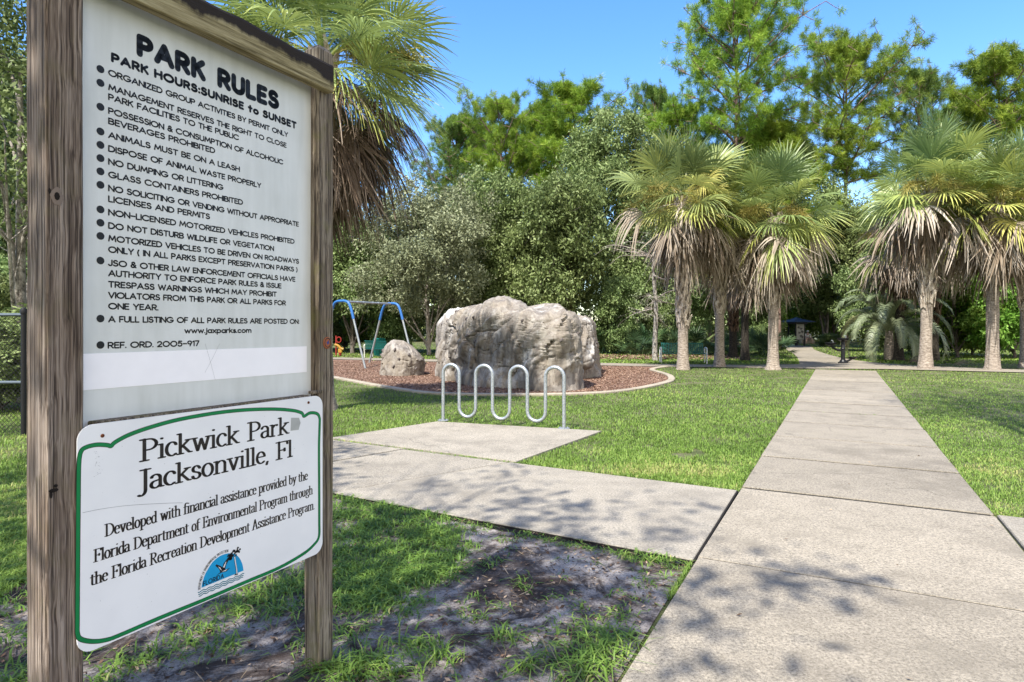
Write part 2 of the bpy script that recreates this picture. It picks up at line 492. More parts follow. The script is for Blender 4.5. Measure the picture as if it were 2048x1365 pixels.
M['deadfrond'] = leafy('dead_frond', [(0, (.07, .043, .028)), (.45, (.22, .165, .118)), (1, (.50, .435, .36))], .2, .8, .1)
M['flower'] = leafy('palm_flower_stalk', [(0, (.20, .15, .04)), (.5, (.36, .30, .08)), (1, (.50, .46, .16))], .2, .7, .1)
M['featherfrond'] = leafy('feather_frond', [(0, (.10, .15, .08)), (.6, (.27, .32, .19)), (1, (.46, .44, .20))], .25, .4, .05, .4)
M['palmetto'] = leafy('palmetto_leaf', [(0, (.02, .045, .018)), (.6, (.06, .105, .04)), (1, (.15, .19, .07))], .2, .45, .2)
M['grass'] = leafy('lawn_grass', [(0, (.075, .115, .018)), (.45, (.155, .25, .040)), (.85, (.275, .375, .078)), (1, (.42, .38, .15))], .35, .5, 0)
M['weed'] = leafy('weed_grass', [(0, (.06, .12, .025)), (.5, (.16, .28, .05)), (.85, (.30, .41, .09)), (1, (.42, .35, .17))], .35, .45, 0)
M['litter'] = leafy('dry_litter', [(0, (.03, .018, .012)), (.5, (.13, .08, .05)), (1, (.34, .26, .18))], 0, .9, 0)
M['skin'] = plain('skin', (.50, .32, .25), .6)
M['whitecloth'] = plain('white_cloth', (.78, .78, .78), .8)
M['pinkcloth'] = plain('pale_pink_cloth', (.62, .42, .38), .8)
# ------------------------------------------------------------------ the ground and the paths
DP = np.array([.466, .885]); DN = np.array([.885, -.466])      # along the main path, across it
LOW = -.030                                                     # level of the soil; slab tops lie at 0
PATH_L, PATH_R = -.80, 1.05
def pt(s, t): return (DP[0] * s + DN[0] * t, DP[1] * s + DN[1] * t)

mb = MB(); mb.add([(-260, -120, LOW), (260, -120, LOW), (260, 420, LOW), (-260, 420, LOW)], [(0, 1, 2, 3)])
tag(mb.build('ground', M['ground']), 'grassy park ground', None, None, 'structure')

# main path: slabs with open joints
rng = random.Random(5)
mb = MB()
joints = [-4.2, -2.7, -1.15, .75, 2.3, 4.06, 6.02, 7.6, 9.12, 10.63, 12.1, 13.6, 15.0, 16.5, 18.0, 19.5, 21.0, 22.5, 24.6]
for a, b in zip(joints[:-1], joints[1:]):
    g = .015 if b < 6.1 else .032
    poly = [pt(a + g, PATH_L + rng.uniform(-.008, .008)), pt(a + g, PATH_R), pt(b - g, PATH_R + rng.uniform(-.008, .008)), pt(b - g, PATH_L)]
    mb.prism(poly, -.2, rng.uniform(-.004, .003), rng.choice([.2, .4, .5, .6, .8]), .004)
tag(mb.build('main_path', M['concrete']), 'straight concrete footpath', None, None, 'structure')
mb = MB(); mb.prism([pt(-4.2, PATH_L + .02), pt(-4.2, PATH_R - .02), pt(24.5, PATH_R - .02), pt(24.5, PATH_L + .02)], -.15, -.007)
tag(mb.build('path_bed', M['joint']), 'soil in the path joints', None, None, 'structure')

WL = [(1.14, 3.90), (-1.60, 5.52), (-3.4, 6.55), (-6.0, 8.1)]             # near edge of the side walk
WU = [(2.03, 5.60), (-.03, 6.78), (-2.45, 8.20), (-5.1, 9.8)]             # its far edge
SIDE_SLABS = [[WL[0], WU[0], WU[1], WL[1]], [WL[1], WU[1], (-1.3, 7.52), (-2.62, 6.12)], [(-2.62, 6.12), (-1.3, 7.52), WU[2], WL[2]], [WL[2], WU[2], WU[3], WL[3]]]
mb = MB()
for k, q in enumerate(SIDE_SLABS):
    c = np.mean(q, axis=0); q = [tuple(c + (np.array(p) - c) * (1 - .018 / np.linalg.norm(np.array(p) - c))) for p in q]
    mb.prism(q, -.2, [.0, -.003, .002, 0][k], [.72, .42, .5, .5][k], .004)
PAD = [(.05, 6.78), (1.28, 8.82), (-1.17, 9.72), (-2.42, 8.26)]
q = [tuple(np.mean(PAD, axis=0) + (np.array(p) - np.mean(PAD, axis=0)) * .992) for p in PAD]
mb.prism(q, -.2, .004, .85, .004)
RW = [pt(4.18, 1.075), pt(4.18, 5.0), pt(6.06, 5.0), pt(6.06, 1.075)]      # its continuation on the right
mb.prism(RW, -.2, 0, .5, .009)
tag(mb.build('side_walk', M['concrete2']), 'concrete side walk and rack pad', None, None, 'structure')
mb = MB()
q = [WL[0], WU[0], WU[1], WU[2], WL[2], WL[1]]
mb.prism([(p[0] * .999, p[1]) for p in q], -.15, -.007)
a, b = np.array(WL[0]), np.array(WL[2]); d = (b - a) / np.linalg.norm(b - a); n = np.array([d[1], -d[0]]); n = n if n[1] < 0 else -n
q = []; rr = random.Random(12)
for k in range(40): q.append(tuple(a + (b - a) * k / 39 + n * rr.uniform(.03, .07)))
mb.add([(x, y, LOW + .010) for x, y in q] + [(*(np.array(p) - n * .12), LOW + .010) for p in q], [(k, k + 1, 41 + k, 40 + k) for k in range(39)])
tag(mb.build('side_walk_bed', M['joint']), 'soil in the side walk joints', None, None, 'structure')

# the cross path and the winding path behind the palms
near = [(-16, 31.6), (-8, 29.2), (0, 25.9), (5.4, 23.75), (9.2, 23.0), (10.9, 22.55), (13.2, 22.3), (16.9, 20.55), (26, 17.0)]
far_ = [(-15.6, 33.2), (-7.6, 30.8), (.6, 27.5), (5.9, 25.3), (9.6, 24.6), (11.6, 25.2), (15.6, 24.4), (17.6, 22.1), (26.6, 18.6)]
mb = MB()
for i in range(len(near) - 1):
    mb.add([(*near[i], LOW + .03), (*near[i + 1], LOW + .03), (*far_[i + 1], LOW + .03), (*far_[i], LOW + .03)], [(0, 1, 2, 3)], .45)
tag(mb.build('cross_path', M['concrete']), 'concrete cross path', None, None, 'structure')
wl = smooth_path([(11.6, 25.21), (13.2, 28.8), (15.8, 35), (18.7, 42.6), (21.2, 49), (22, 56)], 4)
wr = smooth_path([(15.5, 24.42), (15.6, 28.2), (17.3, 34), (20.6, 42.6), (23.4, 49), (25, 56)], 4)
mb = MB()
for i in range(len(wl) - 1):
    mb.add([(*wl[i], LOW + .03), (*wr[i], LOW + .03), (*wr[i + 1], LOW + .03), (*wl[i + 1], LOW + .03)], [(0, 1, 2, 3)], .5)
tag(mb.build('winding_path', M['concrete']), 'winding concrete path', None, None, 'structure')

# mulch bed with its curb
CURB = [gp(*p, -.03) for p in [(668, 756), (700, 762), (770, 775), (850, 787), (920, 790.5), (1000, 791.5), (1100, 791), (1200, 787.5), (1260, 781), (1300, 773.5), (1330, 766), (1338, 760), (1333, 753), (1316, 747), (1301, 742.5), (1304, 739), (1330, 735)]]
CURB = [Vector((-11.5, 26.5, 0)), Vector((-8.2, 22.5, 0))] + CURB
CP = smooth_path([(p.x, p.y) for p in CURB], 6)
MULCH = [tuple(p) for p in CP] + [(4.6, 24.0), (0, 25.85), (-8, 29.15), (-13, 30.6)]
mb = MB(); mb.add([(x, y, LOW + .010) for x, y in MULCH], [tuple(range(len(MULCH)))])
tag(mb.build('mulch_bed', M['mulch']), 'red brown mulch of the play area', None, None, 'structure')
mb = MB()
CPn = np.array(CP); tg = np.gradient(CPn, axis=0); tg /= np.linalg.norm(tg, axis=1)[:, None]; nm = np.stack([tg[:, 1], -tg[:, 0]], 1)
prof = [(-.02, LOW - .1), (-.02, .012), (-.008, .024), (.15, .024), (.165, .010), (.165, LOW - .1)]
V = []; F = []
for p, n in zip(CPn, nm):
    for o, z in prof: V.append((p[0] + n[0] * o, p[1] + n[1] * o, z))
for i in range(len(CPn) - 1):
    for k in range(5): F.append((i * 6 + k, i * 6 + k + 1, i * 6 + 7 + k, i * 6 + 6 + k))
mb.add(V, F, .7)
tag(mb.build('bed_curb', M['curb']), 'concrete curb round the mulch bed', None, None, 'structure')

# bare dirt between the sign, the side walk and the path
DIRT = [pt(-3.5, PATH_L + .02), (1.12, 3.93), (-1.6, 5.55), (-2.6, 6.14), (-3.1, 5.6), (-3.0, 4.3), (-2.6, 2.6), (-2.4, .8), (-2.6, -2.0)]
mb = MB(); mb.add([(x, y, LOW + .006) for x, y in DIRT], [tuple(range(len(DIRT)))])
tag(mb.build('dirt_patch', M['dirt']), 'bare sandy soil', None, None, 'structure')
mb = MB(); mb.add([(*p, LOW + .008) for p in [(2.5, 31.5), (5.2, 30.3), (9, 29.6), (12, 30.5), (11, 34.5), (6, 35.2), (2.2, 34.2)]], [tuple(range(7))])
tag(mb.build('leaf_bed', M['mulch']), 'leaf covered soil under the trees', None, None, 'structure')

# ------------------------------------------------------------------ lettering: strokes of a pen
def arc(cx, cy, rx, ry, a0, a1, n=None):
    n = n or max(4, int(abs(a1 - a0) / 18))
    return [(cx + rx * math.cos(R(a0 + (a1 - a0) * i / n)), cy + ry * math.sin(R(a0 + (a1 - a0) * i / n))) for i in range(n + 1)]
def ln(*p): return list(p)
RP = [(0, 0), (0, 1), (.3, 1)] + arc(.3, .73, .28, .27, 90, -90) + [(0, .46)]
SANS = {
 'A': (.82, [ln((0, 0), (.41, 1), (.82, 0)), ln((.15, .32), (.67, .32))]),
 'B': (.62, [ln((0, 0), (0, 1), (.3, 1)) + arc(.3, .765, .26, .235, 90, -90) + [(0, .53)], ln((.3, .53)) + arc(.33, .265, .29, .265, 90, -90) + [(0, 0)]]),
 'C': (.90, [arc(.5, .5, .5, .5, 42, 318)]),
 'D': (.76, [ln((0, 0), (0, 1), (.26, 1)) + arc(.26, .5, .5, .5, 90, -90) + [(0, 0)]]),
 'E': (.5, [ln((.5, 1), (0, 1), (0, 0), (.5, 0)), ln((0, .52), (.44, .52))]),
 'F': (.48, [ln((.48, 1), (0, 1), (0, 0)), ln((0, .5), (.42, .5))]),
 'G': (1.0, [arc(.5, .5, .5, .5, 42, 345) + [(.99, .44), (.56, .44)]]),
 'H': (.68, [ln((0, 0), (0, 1)), ln((.68, 0), (.68, 1)), ln((0, .52), (.68, .52))]),
 'I': (0, [ln((0, 0), (0, 1))]),
 'J': (.42, [ln((.42, 1), (.42, .25)) + arc(.2, .24, .22, .24, 0, -165)]),
 'K': (.6, [ln((0, 0), (0, 1)), ln((.56, 1), (.02, .46)), ln((.2, .62), (.6, 0))]),
 'L': (.46, [ln((0, 1), (0, 0), (.46, 0))]),
 'M': (.94, [ln((0, 0), (.13, 1), (.47, .22), (.81, 1), (.94, 0))]),
 'N': (.7, [ln((0, 0), (0, 1), (.7, 0), (.7, 1))]),
 'O': (1.0, [arc(.5, .5, .5, .5, 0, 360, 20)]),
 'P': (.58, [RP]),
 'R': (.6, [RP, ln((.26, .46), (.6, 0))]),
 'S': (.58, [arc(.29, .755, .25, .245, 30, 255) + arc(.28, .265, .30, .265, 78, -150)]),
 'T': (.64, [ln((0, 1), (.64, 1)), ln((.32, 1), (.32, 0))]),
 'U': (.66, [ln((0, 1), (0, .33)) + arc(.33, .33, .33, .33, 180, 360) + [(.66, 1)]]),
 'V': (.74, [ln((0, 1), (.37, 0), (.74, 1))]),
 'W': (1.08, [ln((0, 1), (.27, 0), (.54, .9), (.81, 0), (1.08, 1))]),
 'X': (.66, [ln((0, 0), (.66, 1)), ln((0, 1), (.66, 0))]),
 'Y': (.68, [ln((0, 1), (.34, .46), (.68, 1)), ln((.34, .46), (.34, 0))]),
 'Z': (.62, [ln((.02, 1), (.6, 1), (0, 0), (.62, 0))]),
 '&': (.68, [ln((.68, 0), (.16, .62)) + arc(.31, .8, .19, .2, 210, -40) + [(.2, .5)] + arc(.27, .26, .27, .26, 120, 330) + [(.64, .46)]]),
 '(': (.2, [arc(.42, .42, .42, .72, 130, 230)]), ')': (.2, [arc(-.22, .42, .42, .72, 50, -50)]),
 ':': (.0, [ln((0, .06), (0, .07)), ln((0, .62), (0, .63))]), '.': (0, [ln((0, .02), (0, .03))]),
 '-': (.5, [ln((0, .46), (.5, .46))]),
 '2': (.58, [arc(.28, .71, .28, .29, 165, -35) + [(0, 0), (.58, 0)]]), '0': (.9, [arc(.45, .5, .45, .5, 0, 360, 20)]),
 '5': (.56, [ln((.52, 1), (.1, 1), (.05, .56)) + arc(.26, .33, .3, .33, 125, -150)]), '9': (.58, [arc(.29, .7, .29, .3, 0, 360, 16), ln((.57, .62), (.34, 0))]),
 '1': (.2, [ln((0, .82), (.2, 1), (.2, 0))]), '7': (.55, [ln((0, 1), (.55, 1), (.18, 0))]),
 't': (.42, [ln((.2, .95), (.2, 0)), ln((0, .62), (.42, .62))]), 'o': (.62, [arc(.31, .32, .31, .32, 0, 360, 16)]),
 'w': (.84, [ln((0, .66), (.21, 0), (.42, .6), (.63, 0), (.84, .66))]), 'j': (.12, [ln((.12, .66), (.12, -.2)) + arc(-.03, -.2, .15, .12, 0, -110), ln((.12, .93), (.12, .94))]),
 'a': (.6, [arc(.3, .32, .3, .32, 0, 360, 16), ln((.6, .66), (.6, 0))]), 'x': (.5, [ln((0, 0), (.5, .66)), ln((0, .66), (.5, 0))]),
 'p': (.6, [arc(.3, .32, .3, .32, 0, 360, 16), ln((0, .66), (0, -.32))]), 'r': (.32, [ln((0, 0), (0, .66)), arc(.24, .4, .24, .24, 180, 60)]),
 'k': (.48, [ln((0, 0), (0, 1)), ln((.44, .66), (.02, .26)), ln((.16, .38), (.48, 0))]), 's': (.4, [arc(.2, .49, .17, .16, 30, 260) + arc(.19, .17, .21, .17, 80, -150)]),
 'c': (.52, [arc(.3, .32, .3, .32, 45, 315)]), 'm': (.86, [ln((0, 0), (0, .66)), ln((0, .4)) + arc(.215, .42, .215, .22, 180, 0) + [(.43, 0)], ln((.43, .4)) + arc(.645, .42, .215, .22, 180, 0) + [(.86, 0)]]),
}
def srf(x, y, h=.13): return ln((x - h, y), (x + h, y))
SERIF = {
 'P': (.62, [ln((.14, 0), (.14, 1)), srf(.14, 0), ln((.01, .98), (.3, .98)) + arc(.3, .73, .27, .25, 90, -90) + [(.14, .48)]]),
 'J': (.34, [ln((.2, 1), (.2, .05)) + arc(.05, .02, .15, .24, 0, -120), srf(.2, .98, .15), ln((-.02, -.18), (-.02, -.17))]),
 'F': (.58, [ln((.14, 0), (.14, 1)), srf(.14, 0), ln((.01, .98), (.56, .98), (.58, .82)), ln((.14, .5), (.42, .5)), ln((.43, .58), (.43, .42))]),
 'D': (.74, [ln((.14, 0), (.14, 1)), ln((.01, .98), (.3, .98)) + arc(.3, .5, .4, .48, 90, -90) + [(.01, .02)]]),
 'E': (.58, [ln((.14, 0), (.14, 1)), ln((.01, .98), (.53, .98), (.55, .82)), ln((.14, .51), (.42, .51)), ln((.43, .6), (.43, .42)), ln((.01, .02), (.55, .02), (.59, .2))]),
 'R': (.68, [ln((.14, 0), (.14, 1)), srf(.14, 0), ln((.01, .98), (.3, .98)) + arc(.3, .75, .24, .23, 90, -90) + [(.14, .52)], ln((.3, .52), (.6, .02), (.68, .02))]),
 'A': (.72, [ln((.1, 0), (.36, 1), (.62, 0)), ln((.2, .34), (.53, .34)), srf(.1, 0, .1), srf(.62, 0, .11)]),
 'a': (.44, [ln((.04, .52)) + arc(.18, .48, .16, .17, 150, 0) + [(.34, .1), (.37, .03), (.44, .03)], ln((.34, .38)) + arc(.17, .18, .15, .17, 90, 270) + [(.26, .04), (.34, .13)]]),
 'b': (.5, [ln((.09, .98), (.09, .05)), ln((0, .97), (.09, .98)), arc(.25, .32, .21, .33, 150, -150)]),
 'c': (.42, [ln((.39, .5)) + arc(.24, .32, .21, .33, 55, 310)]),
 'd': (.5, [ln((.4, .98), (.4, .03), (.49, .02)), ln((.31, .97), (.4, .98)), arc(.23, .32, .2, .33, 30, 330)]),
 'e': (.44, [ln((.05, .37), (.41, .37)) + arc(.23, .37, .18, .28, 0, 180) + arc(.24, .31, .2, .31, 180, 315)]),
 'f': (.33, [ln((.13, 0), (.13, .76)) + arc(.27, .78, .14, .2, 180, 50), ln((.02, .64), (.3, .64)), srf(.13, 0, .1)]),
 'g': (.48, [arc(.21, .43, .16, .22, 0, 360, 14), ln((.33, .6), (.47, .64)), ln((.12, .24), (.06, .13), (.14, .06), (.38, .02)) + arc(.23, -.13, .21, .13, 40, -200)]),
 'h': (.55, [ln((.1, 0), (.1, .98)), ln((.01, .97), (.1, .98)), srf(.1, 0, .1), ln((.1, .5), (.22, .63)) + arc(.3, .47, .15, .17, 90, 0) + [(.45, 0)], srf(.45, 0, .1)]),
 'i': (.22, [ln((.11, 0), (.11, .64)), ln((.01, .63), (.11, .64)), srf(.11, 0, .1), ln((.11, .89), (.11, .92))]),
 'k': (.54, [ln((.1, 0), (.1, .98)), ln((.01, .97), (.1, .98)), srf(.1, 0, .1), ln((.43, .63), (.12, .3)), ln((.2, .38), (.46, .02), (.54, .02)), srf(.42, .64, .09)]),
 'l': (.22, [ln((.11, 0), (.11, .98)), ln((.01, .97), (.11, .98)), srf(.11, 0, .1)]),
 'm': (.86, [ln((.1, 0), (.1, .64)), ln((.01, .63), (.1, .64)), srf(.1, 0, .1), ln((.1, .5), (.2, .63)) + arc(.29, .47, .14, .17, 90, 0) + [(.43, 0)], srf(.43, 0, .09), ln((.43, .5), (.53, .63)) + arc(.62, .47, .14, .17, 90, 0) + [(.76, 0)], srf(.76, 0, .1)]),
 'n': (.55, [ln((.1, 0), (.1, .64)), ln((.01, .63), (.1, .64)), srf(.1, 0, .1), ln((.1, .5), (.22, .63)) + arc(.3, .47, .15, .17, 90, 0) + [(.45, 0)], srf(.45, 0, .1)]),
 'o': (.48, [arc(.24, .32, .2, .33, 0, 360, 18)]),
 'p': (.5, [ln((.1, .64), (.1, -.3)), ln((.01, .63), (.1, .64)), srf(.1, -.3, .1), arc(.26, .32, .2, .33, 150, -150)]),
 'r': (.4, [ln((.1, 0), (.1, .64)), ln((.01, .63), (.1, .64)), srf(.1, 0, .1), ln((.1, .46), (.22, .62), (.34, .63)), ln((.34, .58), (.34, .6))]),
 's': (.38, [ln((.33, .5)) + arc(.19, .49, .13, .16, 40, 230) + arc(.19, .16, .15, .16, 60, -140) + [(.05, .15)]]),
 't': (.33, [ln((.13, .82), (.13, .13)) + arc(.24, .13, .11, .13, 180, 300), ln((.01, .63), (.3, .63))]),
 'u': (.55, [ln((.1, .64), (.1, .18)) + arc(.24, .17, .14, .17, 180, 280) + [(.43, .14)], ln((.43, .64), (.43, .02), (.52, .02)), ln((.01, .63), (.1, .64)), ln((.35, .63), (.43, .64))]),
 'v': (.5, [ln((.07, .64), (.25, 0), (.43, .64)), srf(.08, .64, .09), srf(.43, .64, .09)]),
 'w': (.74, [ln((.07, .64), (.22, 0), (.37, .58), (.52, 0), (.67, .64)), srf(.08, .64, .09), srf(.67, .64, .09)]),
 'y': (.5, [ln((.07, .64), (.26, .03)), ln((.44, .64), (.2, -.2), (.08, -.27)), srf(.08, .64, .09), srf(.44, .64, .09)]),
 ',': (.16, [ln((.08, .03), (.04, -.14))]), '.': (.16, [ln((.08, .02), (.08, .04))]),
}
def pen(mb, pts, rx, rz, y, n=10):
    """a pen of half width rx and half height rz drawn along pts (x, z) on the plane y"""
    q = [(p[0] / rx, p[1] / rz) for p in pts]
    for a, b in zip(q[:-1], q[1:]):
        dx, dz = b[0] - a[0], b[1] - a[1]; L = math.hypot(dx, dz)
        if L < 1e-9: continue
        nx, nz = -dz / L, dx / L
        mb.add([((a[0] + nx) * rx, y, (a[1] + nz) * rz), ((a[0] - nx) * rx, y, (a[1] - nz) * rz), ((b[0] - nx) * rx, y, (b[1] - nz) * rz), ((b[0] + nx) * rx, y, (b[1] + nz) * rz)], [(0, 1, 2, 3)])
    for a in q:
        mb.add([((a[0] + math.cos(2 * PI * k / n)) * rx, y, (a[1] + math.sin(2 * PI * k / n)) * rz) for k in range(n)], [tuple(range(n))])
def write(mb, text, x0, x1, z, cap, y, font, rx, rz, gap, space):
    w = 0.0; pos = []
    for i, ch in enumerate(text):
        if ch == ' ': w += space; continue
        pos.append((ch, w)); w += font[ch][0] + gap
    w -= gap
    k = (x1 - x0) / w
    for ch, p in pos:
        for st in font[ch][1]: pen(mb, [(x0 + (p + a) * k, z + b * cap) for a, b in st], rx, rz, y)
def ribbon(mb, pts, half, y, closed=False, tint=.5):
    """a strip of even width without overlaps, on the plane y"""
    P = np.array(pts); n = len(P)
    if closed: tgt = np.roll(P, -1, 0) - np.roll(P, 1, 0)
    else: tgt = np.gradient(P, axis=0)
    tgt /= np.maximum(np.linalg.norm(tgt, axis=1)[:, None], 1e-9)
    N = np.stack([-tgt[:, 1], tgt[:, 0]], 1) * half
    V = []
    for p, q in zip(P, N): V += [(p[0] + q[0], y, p[1] + q[1]), (p[0] - q[0], y, p[1] - q[1])]
    mb.add(V, [(2 * i, 2 * i + 1, (2 * i + 3) % (2 * n), (2 * i + 2) % (2 * n)) for i in range(n if closed else n - 1)], tint)

# ------------------------------------------------------------------ the park sign
SO = np.array([-1.2766, 1.83])
def uz(px, py, n0):
    """photograph pixel -> (u, z) on the sign plane that lies n0 in front of the posts"""
    a = (px - 1024) / 1250
    u = (a * (SO[1] - .466 * n0) - SO[0] - .885 * n0) / (.466 - .885 * a)
    Y = SO[1] - .466 * n0 + .885 * u
    return (u, EYE - (py - 657) / 1250 * Y)
sign = thing('park_sign', 'tall wooden park rules sign with a white rules board above a white name board', 'sign', (SO[0], SO[1], 0), math.atan2(.885, .466))
# local axes: x along the board, -y towards the viewer
def post(x0, x1, d, z1, mat):
    mb = MB(); b = .006
    w = x1 - x0
    V = []; prof = [(x0 + b, 0), (x1 - b, 0), (x1, b), (x1, d - b), (x1 - b, d), (x0 + b, d), (x0, d - b), (x0, b)]
    zs = [LOW - .3] + list(np.linspace(LOW, z1, 24))
    rr = random.Random(int(x0 * 100) + 3)
    for i, z in enumerate(zs):
        for x, y in prof: V.append((x + .0012 * math.sin(z * 5 + x * 9) + rr.uniform(-.0008, .0008), y + rr.uniform(-.0008, .0008), z))
    cx, cy = (x0 + x1) / 2, d / 2
    for x, y in prof: V.append((cx + (x - cx) * .62, cy + (y - cy) * .62, z1 + .022))
    F = []
    for i in range(len(zs)):
        for k in range(8):
            j = (k + 1) % 8
            F.append((i * 8 + k, i * 8 + j, i * 8 + 8 + j, i * 8 + 8 + k))
    F.append(tuple(len(zs) * 8 + k for k in range(8)))
    mb.add(V, F)
    return mb.build('post', mat, sign)
pl = post(-.078, .022, .108, 2.98, M['post']); pl['label'] = 'grey brown near post with knots'
# knots and splits of the near post
def knot(px, py, n0, rx, rz, mat='knot'):
    mb = MB(); u, z = uz(px, py, 0)
    pts = [(u + rx * math.cos(a) * random.Random(k).uniform(.7, 1.15), z + rz * math.sin(a) * random.Random(k + 9).uniform(.7, 1.15)) for k, a in enumerate(np.linspace(0, 2 * PI, 13)[:-1])]
    mb.add([(p[0], -.0014, p[1]) for p in pts] + [(u + (p[0] - u) * .5, -.0024, z + (p[1] - z) * .5) for p in pts], [(k, (k + 1) % 12, 12 + (k + 1) % 12, 12 + k) for k in range(12)] + [tuple(range(12, 24))])
    return mb.build('knot', M[mat], pl, True)
M['knot'] = plain('dark_knot', (.012, .008, .006), .95)
M['knotwood'] = plain('knot_wood', (.20, .155, .125), .9)
knot(113, 393, 0, .017, .030, 'knotwood')
for cx, cz, rx, rz in ((113, 393, .0075, .012), (98, 382, .004, .008), (106, 981, .013, .006), (101, 990, .004, .011), (110, 972, .006, .005)):
    mb = MB(); u, z = uz(cx, cz, 0)
    mb.add([(u + rx * math.cos(a), -.0032, z + rz * math.sin(a)) for a in np.linspace(0, 2 * PI, 9)[:-1]], [tuple(range(8))])
    mb.build('split', M['knot'], pl)
pr = post(.9595, 1.05, .086, 2.655, M['mossy']); pr['label'] = 'mossy far post with a chamfered top'
mb = MB(); u, z = uz(654, 686, 0)
mb.add([(u + .023 * math.cos(a), -.003, z + .026 * math.sin(a)) for a in np.linspace(0, 2 * PI, 25)[:-1]] + [(u + .021 * math.cos(a), -.0045, z + .024 * math.sin(a)) for a in np.linspace(0, 2 * PI, 25)[:-1]] + [(u + .023 * math.cos(a), -.0002, z + .026 * math.sin(a)) for a in np.linspace(0, 2 * PI, 25)[:-1]],
       [tuple(range(24, 48))] + [(k, (k + 1) % 24, 24 + (k + 1) % 24, 24 + k) for k in range(24)] + [(48 + k, 48 + (k + 1) % 24, (k + 1) % 24, k) for k in range(24)])
mb.build('round_tag', M['tagrim'], pr)
mb = MB()
ribbon(mb, [(u + .017 * math.cos(a), z + .0195 * math.sin(a)) for a in np.linspace(0, 2 * PI, 25)[:-1]], .0018, -.0049, True)
mb.build('tag_ring', M['ink'], pr)
mb = MB(); mb.add([(u + x, -.0051, z + y) for x, y in [(-.008, .001), (-.001, .006), (.003, .012), (.007, .004), (.009, -.006), (.002, -.004), (-.002, -.010), (-.004, -.003)]], [tuple(range(8))])
mb.build('tag_emblem', M['tagblue'], pr)
# crossbeam on the front of the posts
bm = MB(); V = []; F = []; nb = 26
for i in range(nb + 1):
    x = -.075 + (1.0095 + .075) * i / nb
    w = .003 * math.sin(x * 14) + .002 * math.sin(x * 37)
    for y, z in ((-.001, 2.470), (-.036, 2.470), (-.040, 2.474), (-.040 + w * .3, 2.575 + w), (-.034, 2.585 + w), (-.001, 2.590 + w)): V.append((x, y, z))
for i in range(nb):
    for k in range(6): F.append((i * 6 + k, i * 6 + (k + 1) % 6, i * 6 + 6 + (k + 1) % 6, i * 6 + 6 + k))
F += [tuple(range(6)), tuple(range(nb * 6 + 5, nb * 6 - 1, -1))]
bm.add(V, F)
bm.build('crossbeam', M['beam'], sign)
bm = MB(); bm.box(((-.078 + 1.05) / 2, .030, 1.1505), (.86, .052, .035), bev=.004); bm.box((.9500, .006, 1.178), (.060, .030, .012), bev=.002)
bm.build('rail', M['mossy'], sign)

# rules board, set back between the posts
PY = .045
bm = MB(); bm.box(((.022 + .9595) / 2, PY + .004, (2.60 + 1.10) / 2), (.9595 - .022 + .05, .008, 1.5))
board = bm.build('rules_board', M['panel'], sign)
uzb = lambda px, py: uz(px, py, -PY)
mb = MB()
RULES = [
 ('ORGANIZED GROUP ACTIVITIES BY PERMIT ONLY', 216, 151.5, 576), ('MANAGEMENT RESERVES THE RIGHT TO CLOSE', 216, 180.8, 573), ('PARK FACILITIES TO THE PUBLIC', 216, 200.4, 478),
 ('POSSESSION & CONSUMPTION OF ALCOHOLIC', 216, 228, 566.5), ('BEVERAGES PROHIBITED', 216, 248.6, 430.4), ('ANIMALS MUST BE ON A LEASH', 216, 276.5, 479.7),
 ('DISPOSE OF ANIMAL WASTE PROPERLY', 216, 303.7, 522.4), ('NO DUMPING OR LITTERING', 216, 330, 447), ('GLASS CONTAINERS PROHIBITED', 216, 355.7, 486),
 ('NO SOLICITING OR VENDING WITHOUT APPROPRIATE', 216, 383, 597.5), ('LICENSES AND PERMITS', 216, 404.6, 420), ('NON-LICENSED MOTORIZED VEHICLES PROHIBITED', 216, 431.5, 589),
 ('DO NOT DISTURB WILDLIFE OR VEGETATION', 216, 458, 548), ('MOTORIZED VEHICLES TO BE DRIVEN ON ROADWAYS', 216, 483.4, 598), ('ONLY ( IN ALL PARKS EXCEPT PRESERVATION PARKS )', 216, 505.8, 595),
 ('JSO & OTHER LAW ENFORCEMENT OFFICIALS HAVE', 216, 532.6, 590.6), ('AUTHORITY TO ENFORCE PARK RULES & ISSUE', 216, 553.3, 563), ('TRESPASS WARNINGS WHICH MAY PROHIBIT', 216, 575.7, 553.4),
 ('VIOLATORS FROM THIS PARK OR ALL PARKS FOR', 216, 597.4, 571.6), ('ONE YEAR.', 216, 619.4, 316.8), ('A FULL LISTING OF ALL PARK RULES ARE POSTED ON:', 216, 645.6, 598.5),
 ('www.jaxparks.com', 368.5, 667.6, 502.8), ('REF. ORD. 2005-917', 215, 698, 398.8)]
for t, xa, ya, xb in RULES:
    ua, z = uzb(xa, ya); ub, _ = uzb(xb, ya)
    sr = .0023
    write(mb, t, ua + sr, ub - sr, z + sr, .0168, PY - .0006, SANS, sr, sr, .21, .46)
mb.build('rules_lettering', M['ink'], board)
mb = MB()
ua, z = uzb(274, 112); ub, _ = uzb(558, 224)
write(mb, 'PARK RULES', ua + .0085, ub - .010, z + .010, .0545, PY - .0006, SANS, .0105, .0105, .36, .72)
ua, z = uzb(222, 124); ub, _ = uzb(593, 268)
write(mb, 'PARK HOURS:SUNRISE to SUNSET', ua + .004, ub - .004, z + .004, .0225, PY - .0006, SANS, .0044, .0044, .32, .52)
mb.build('heading_lettering', M['ink'], board)
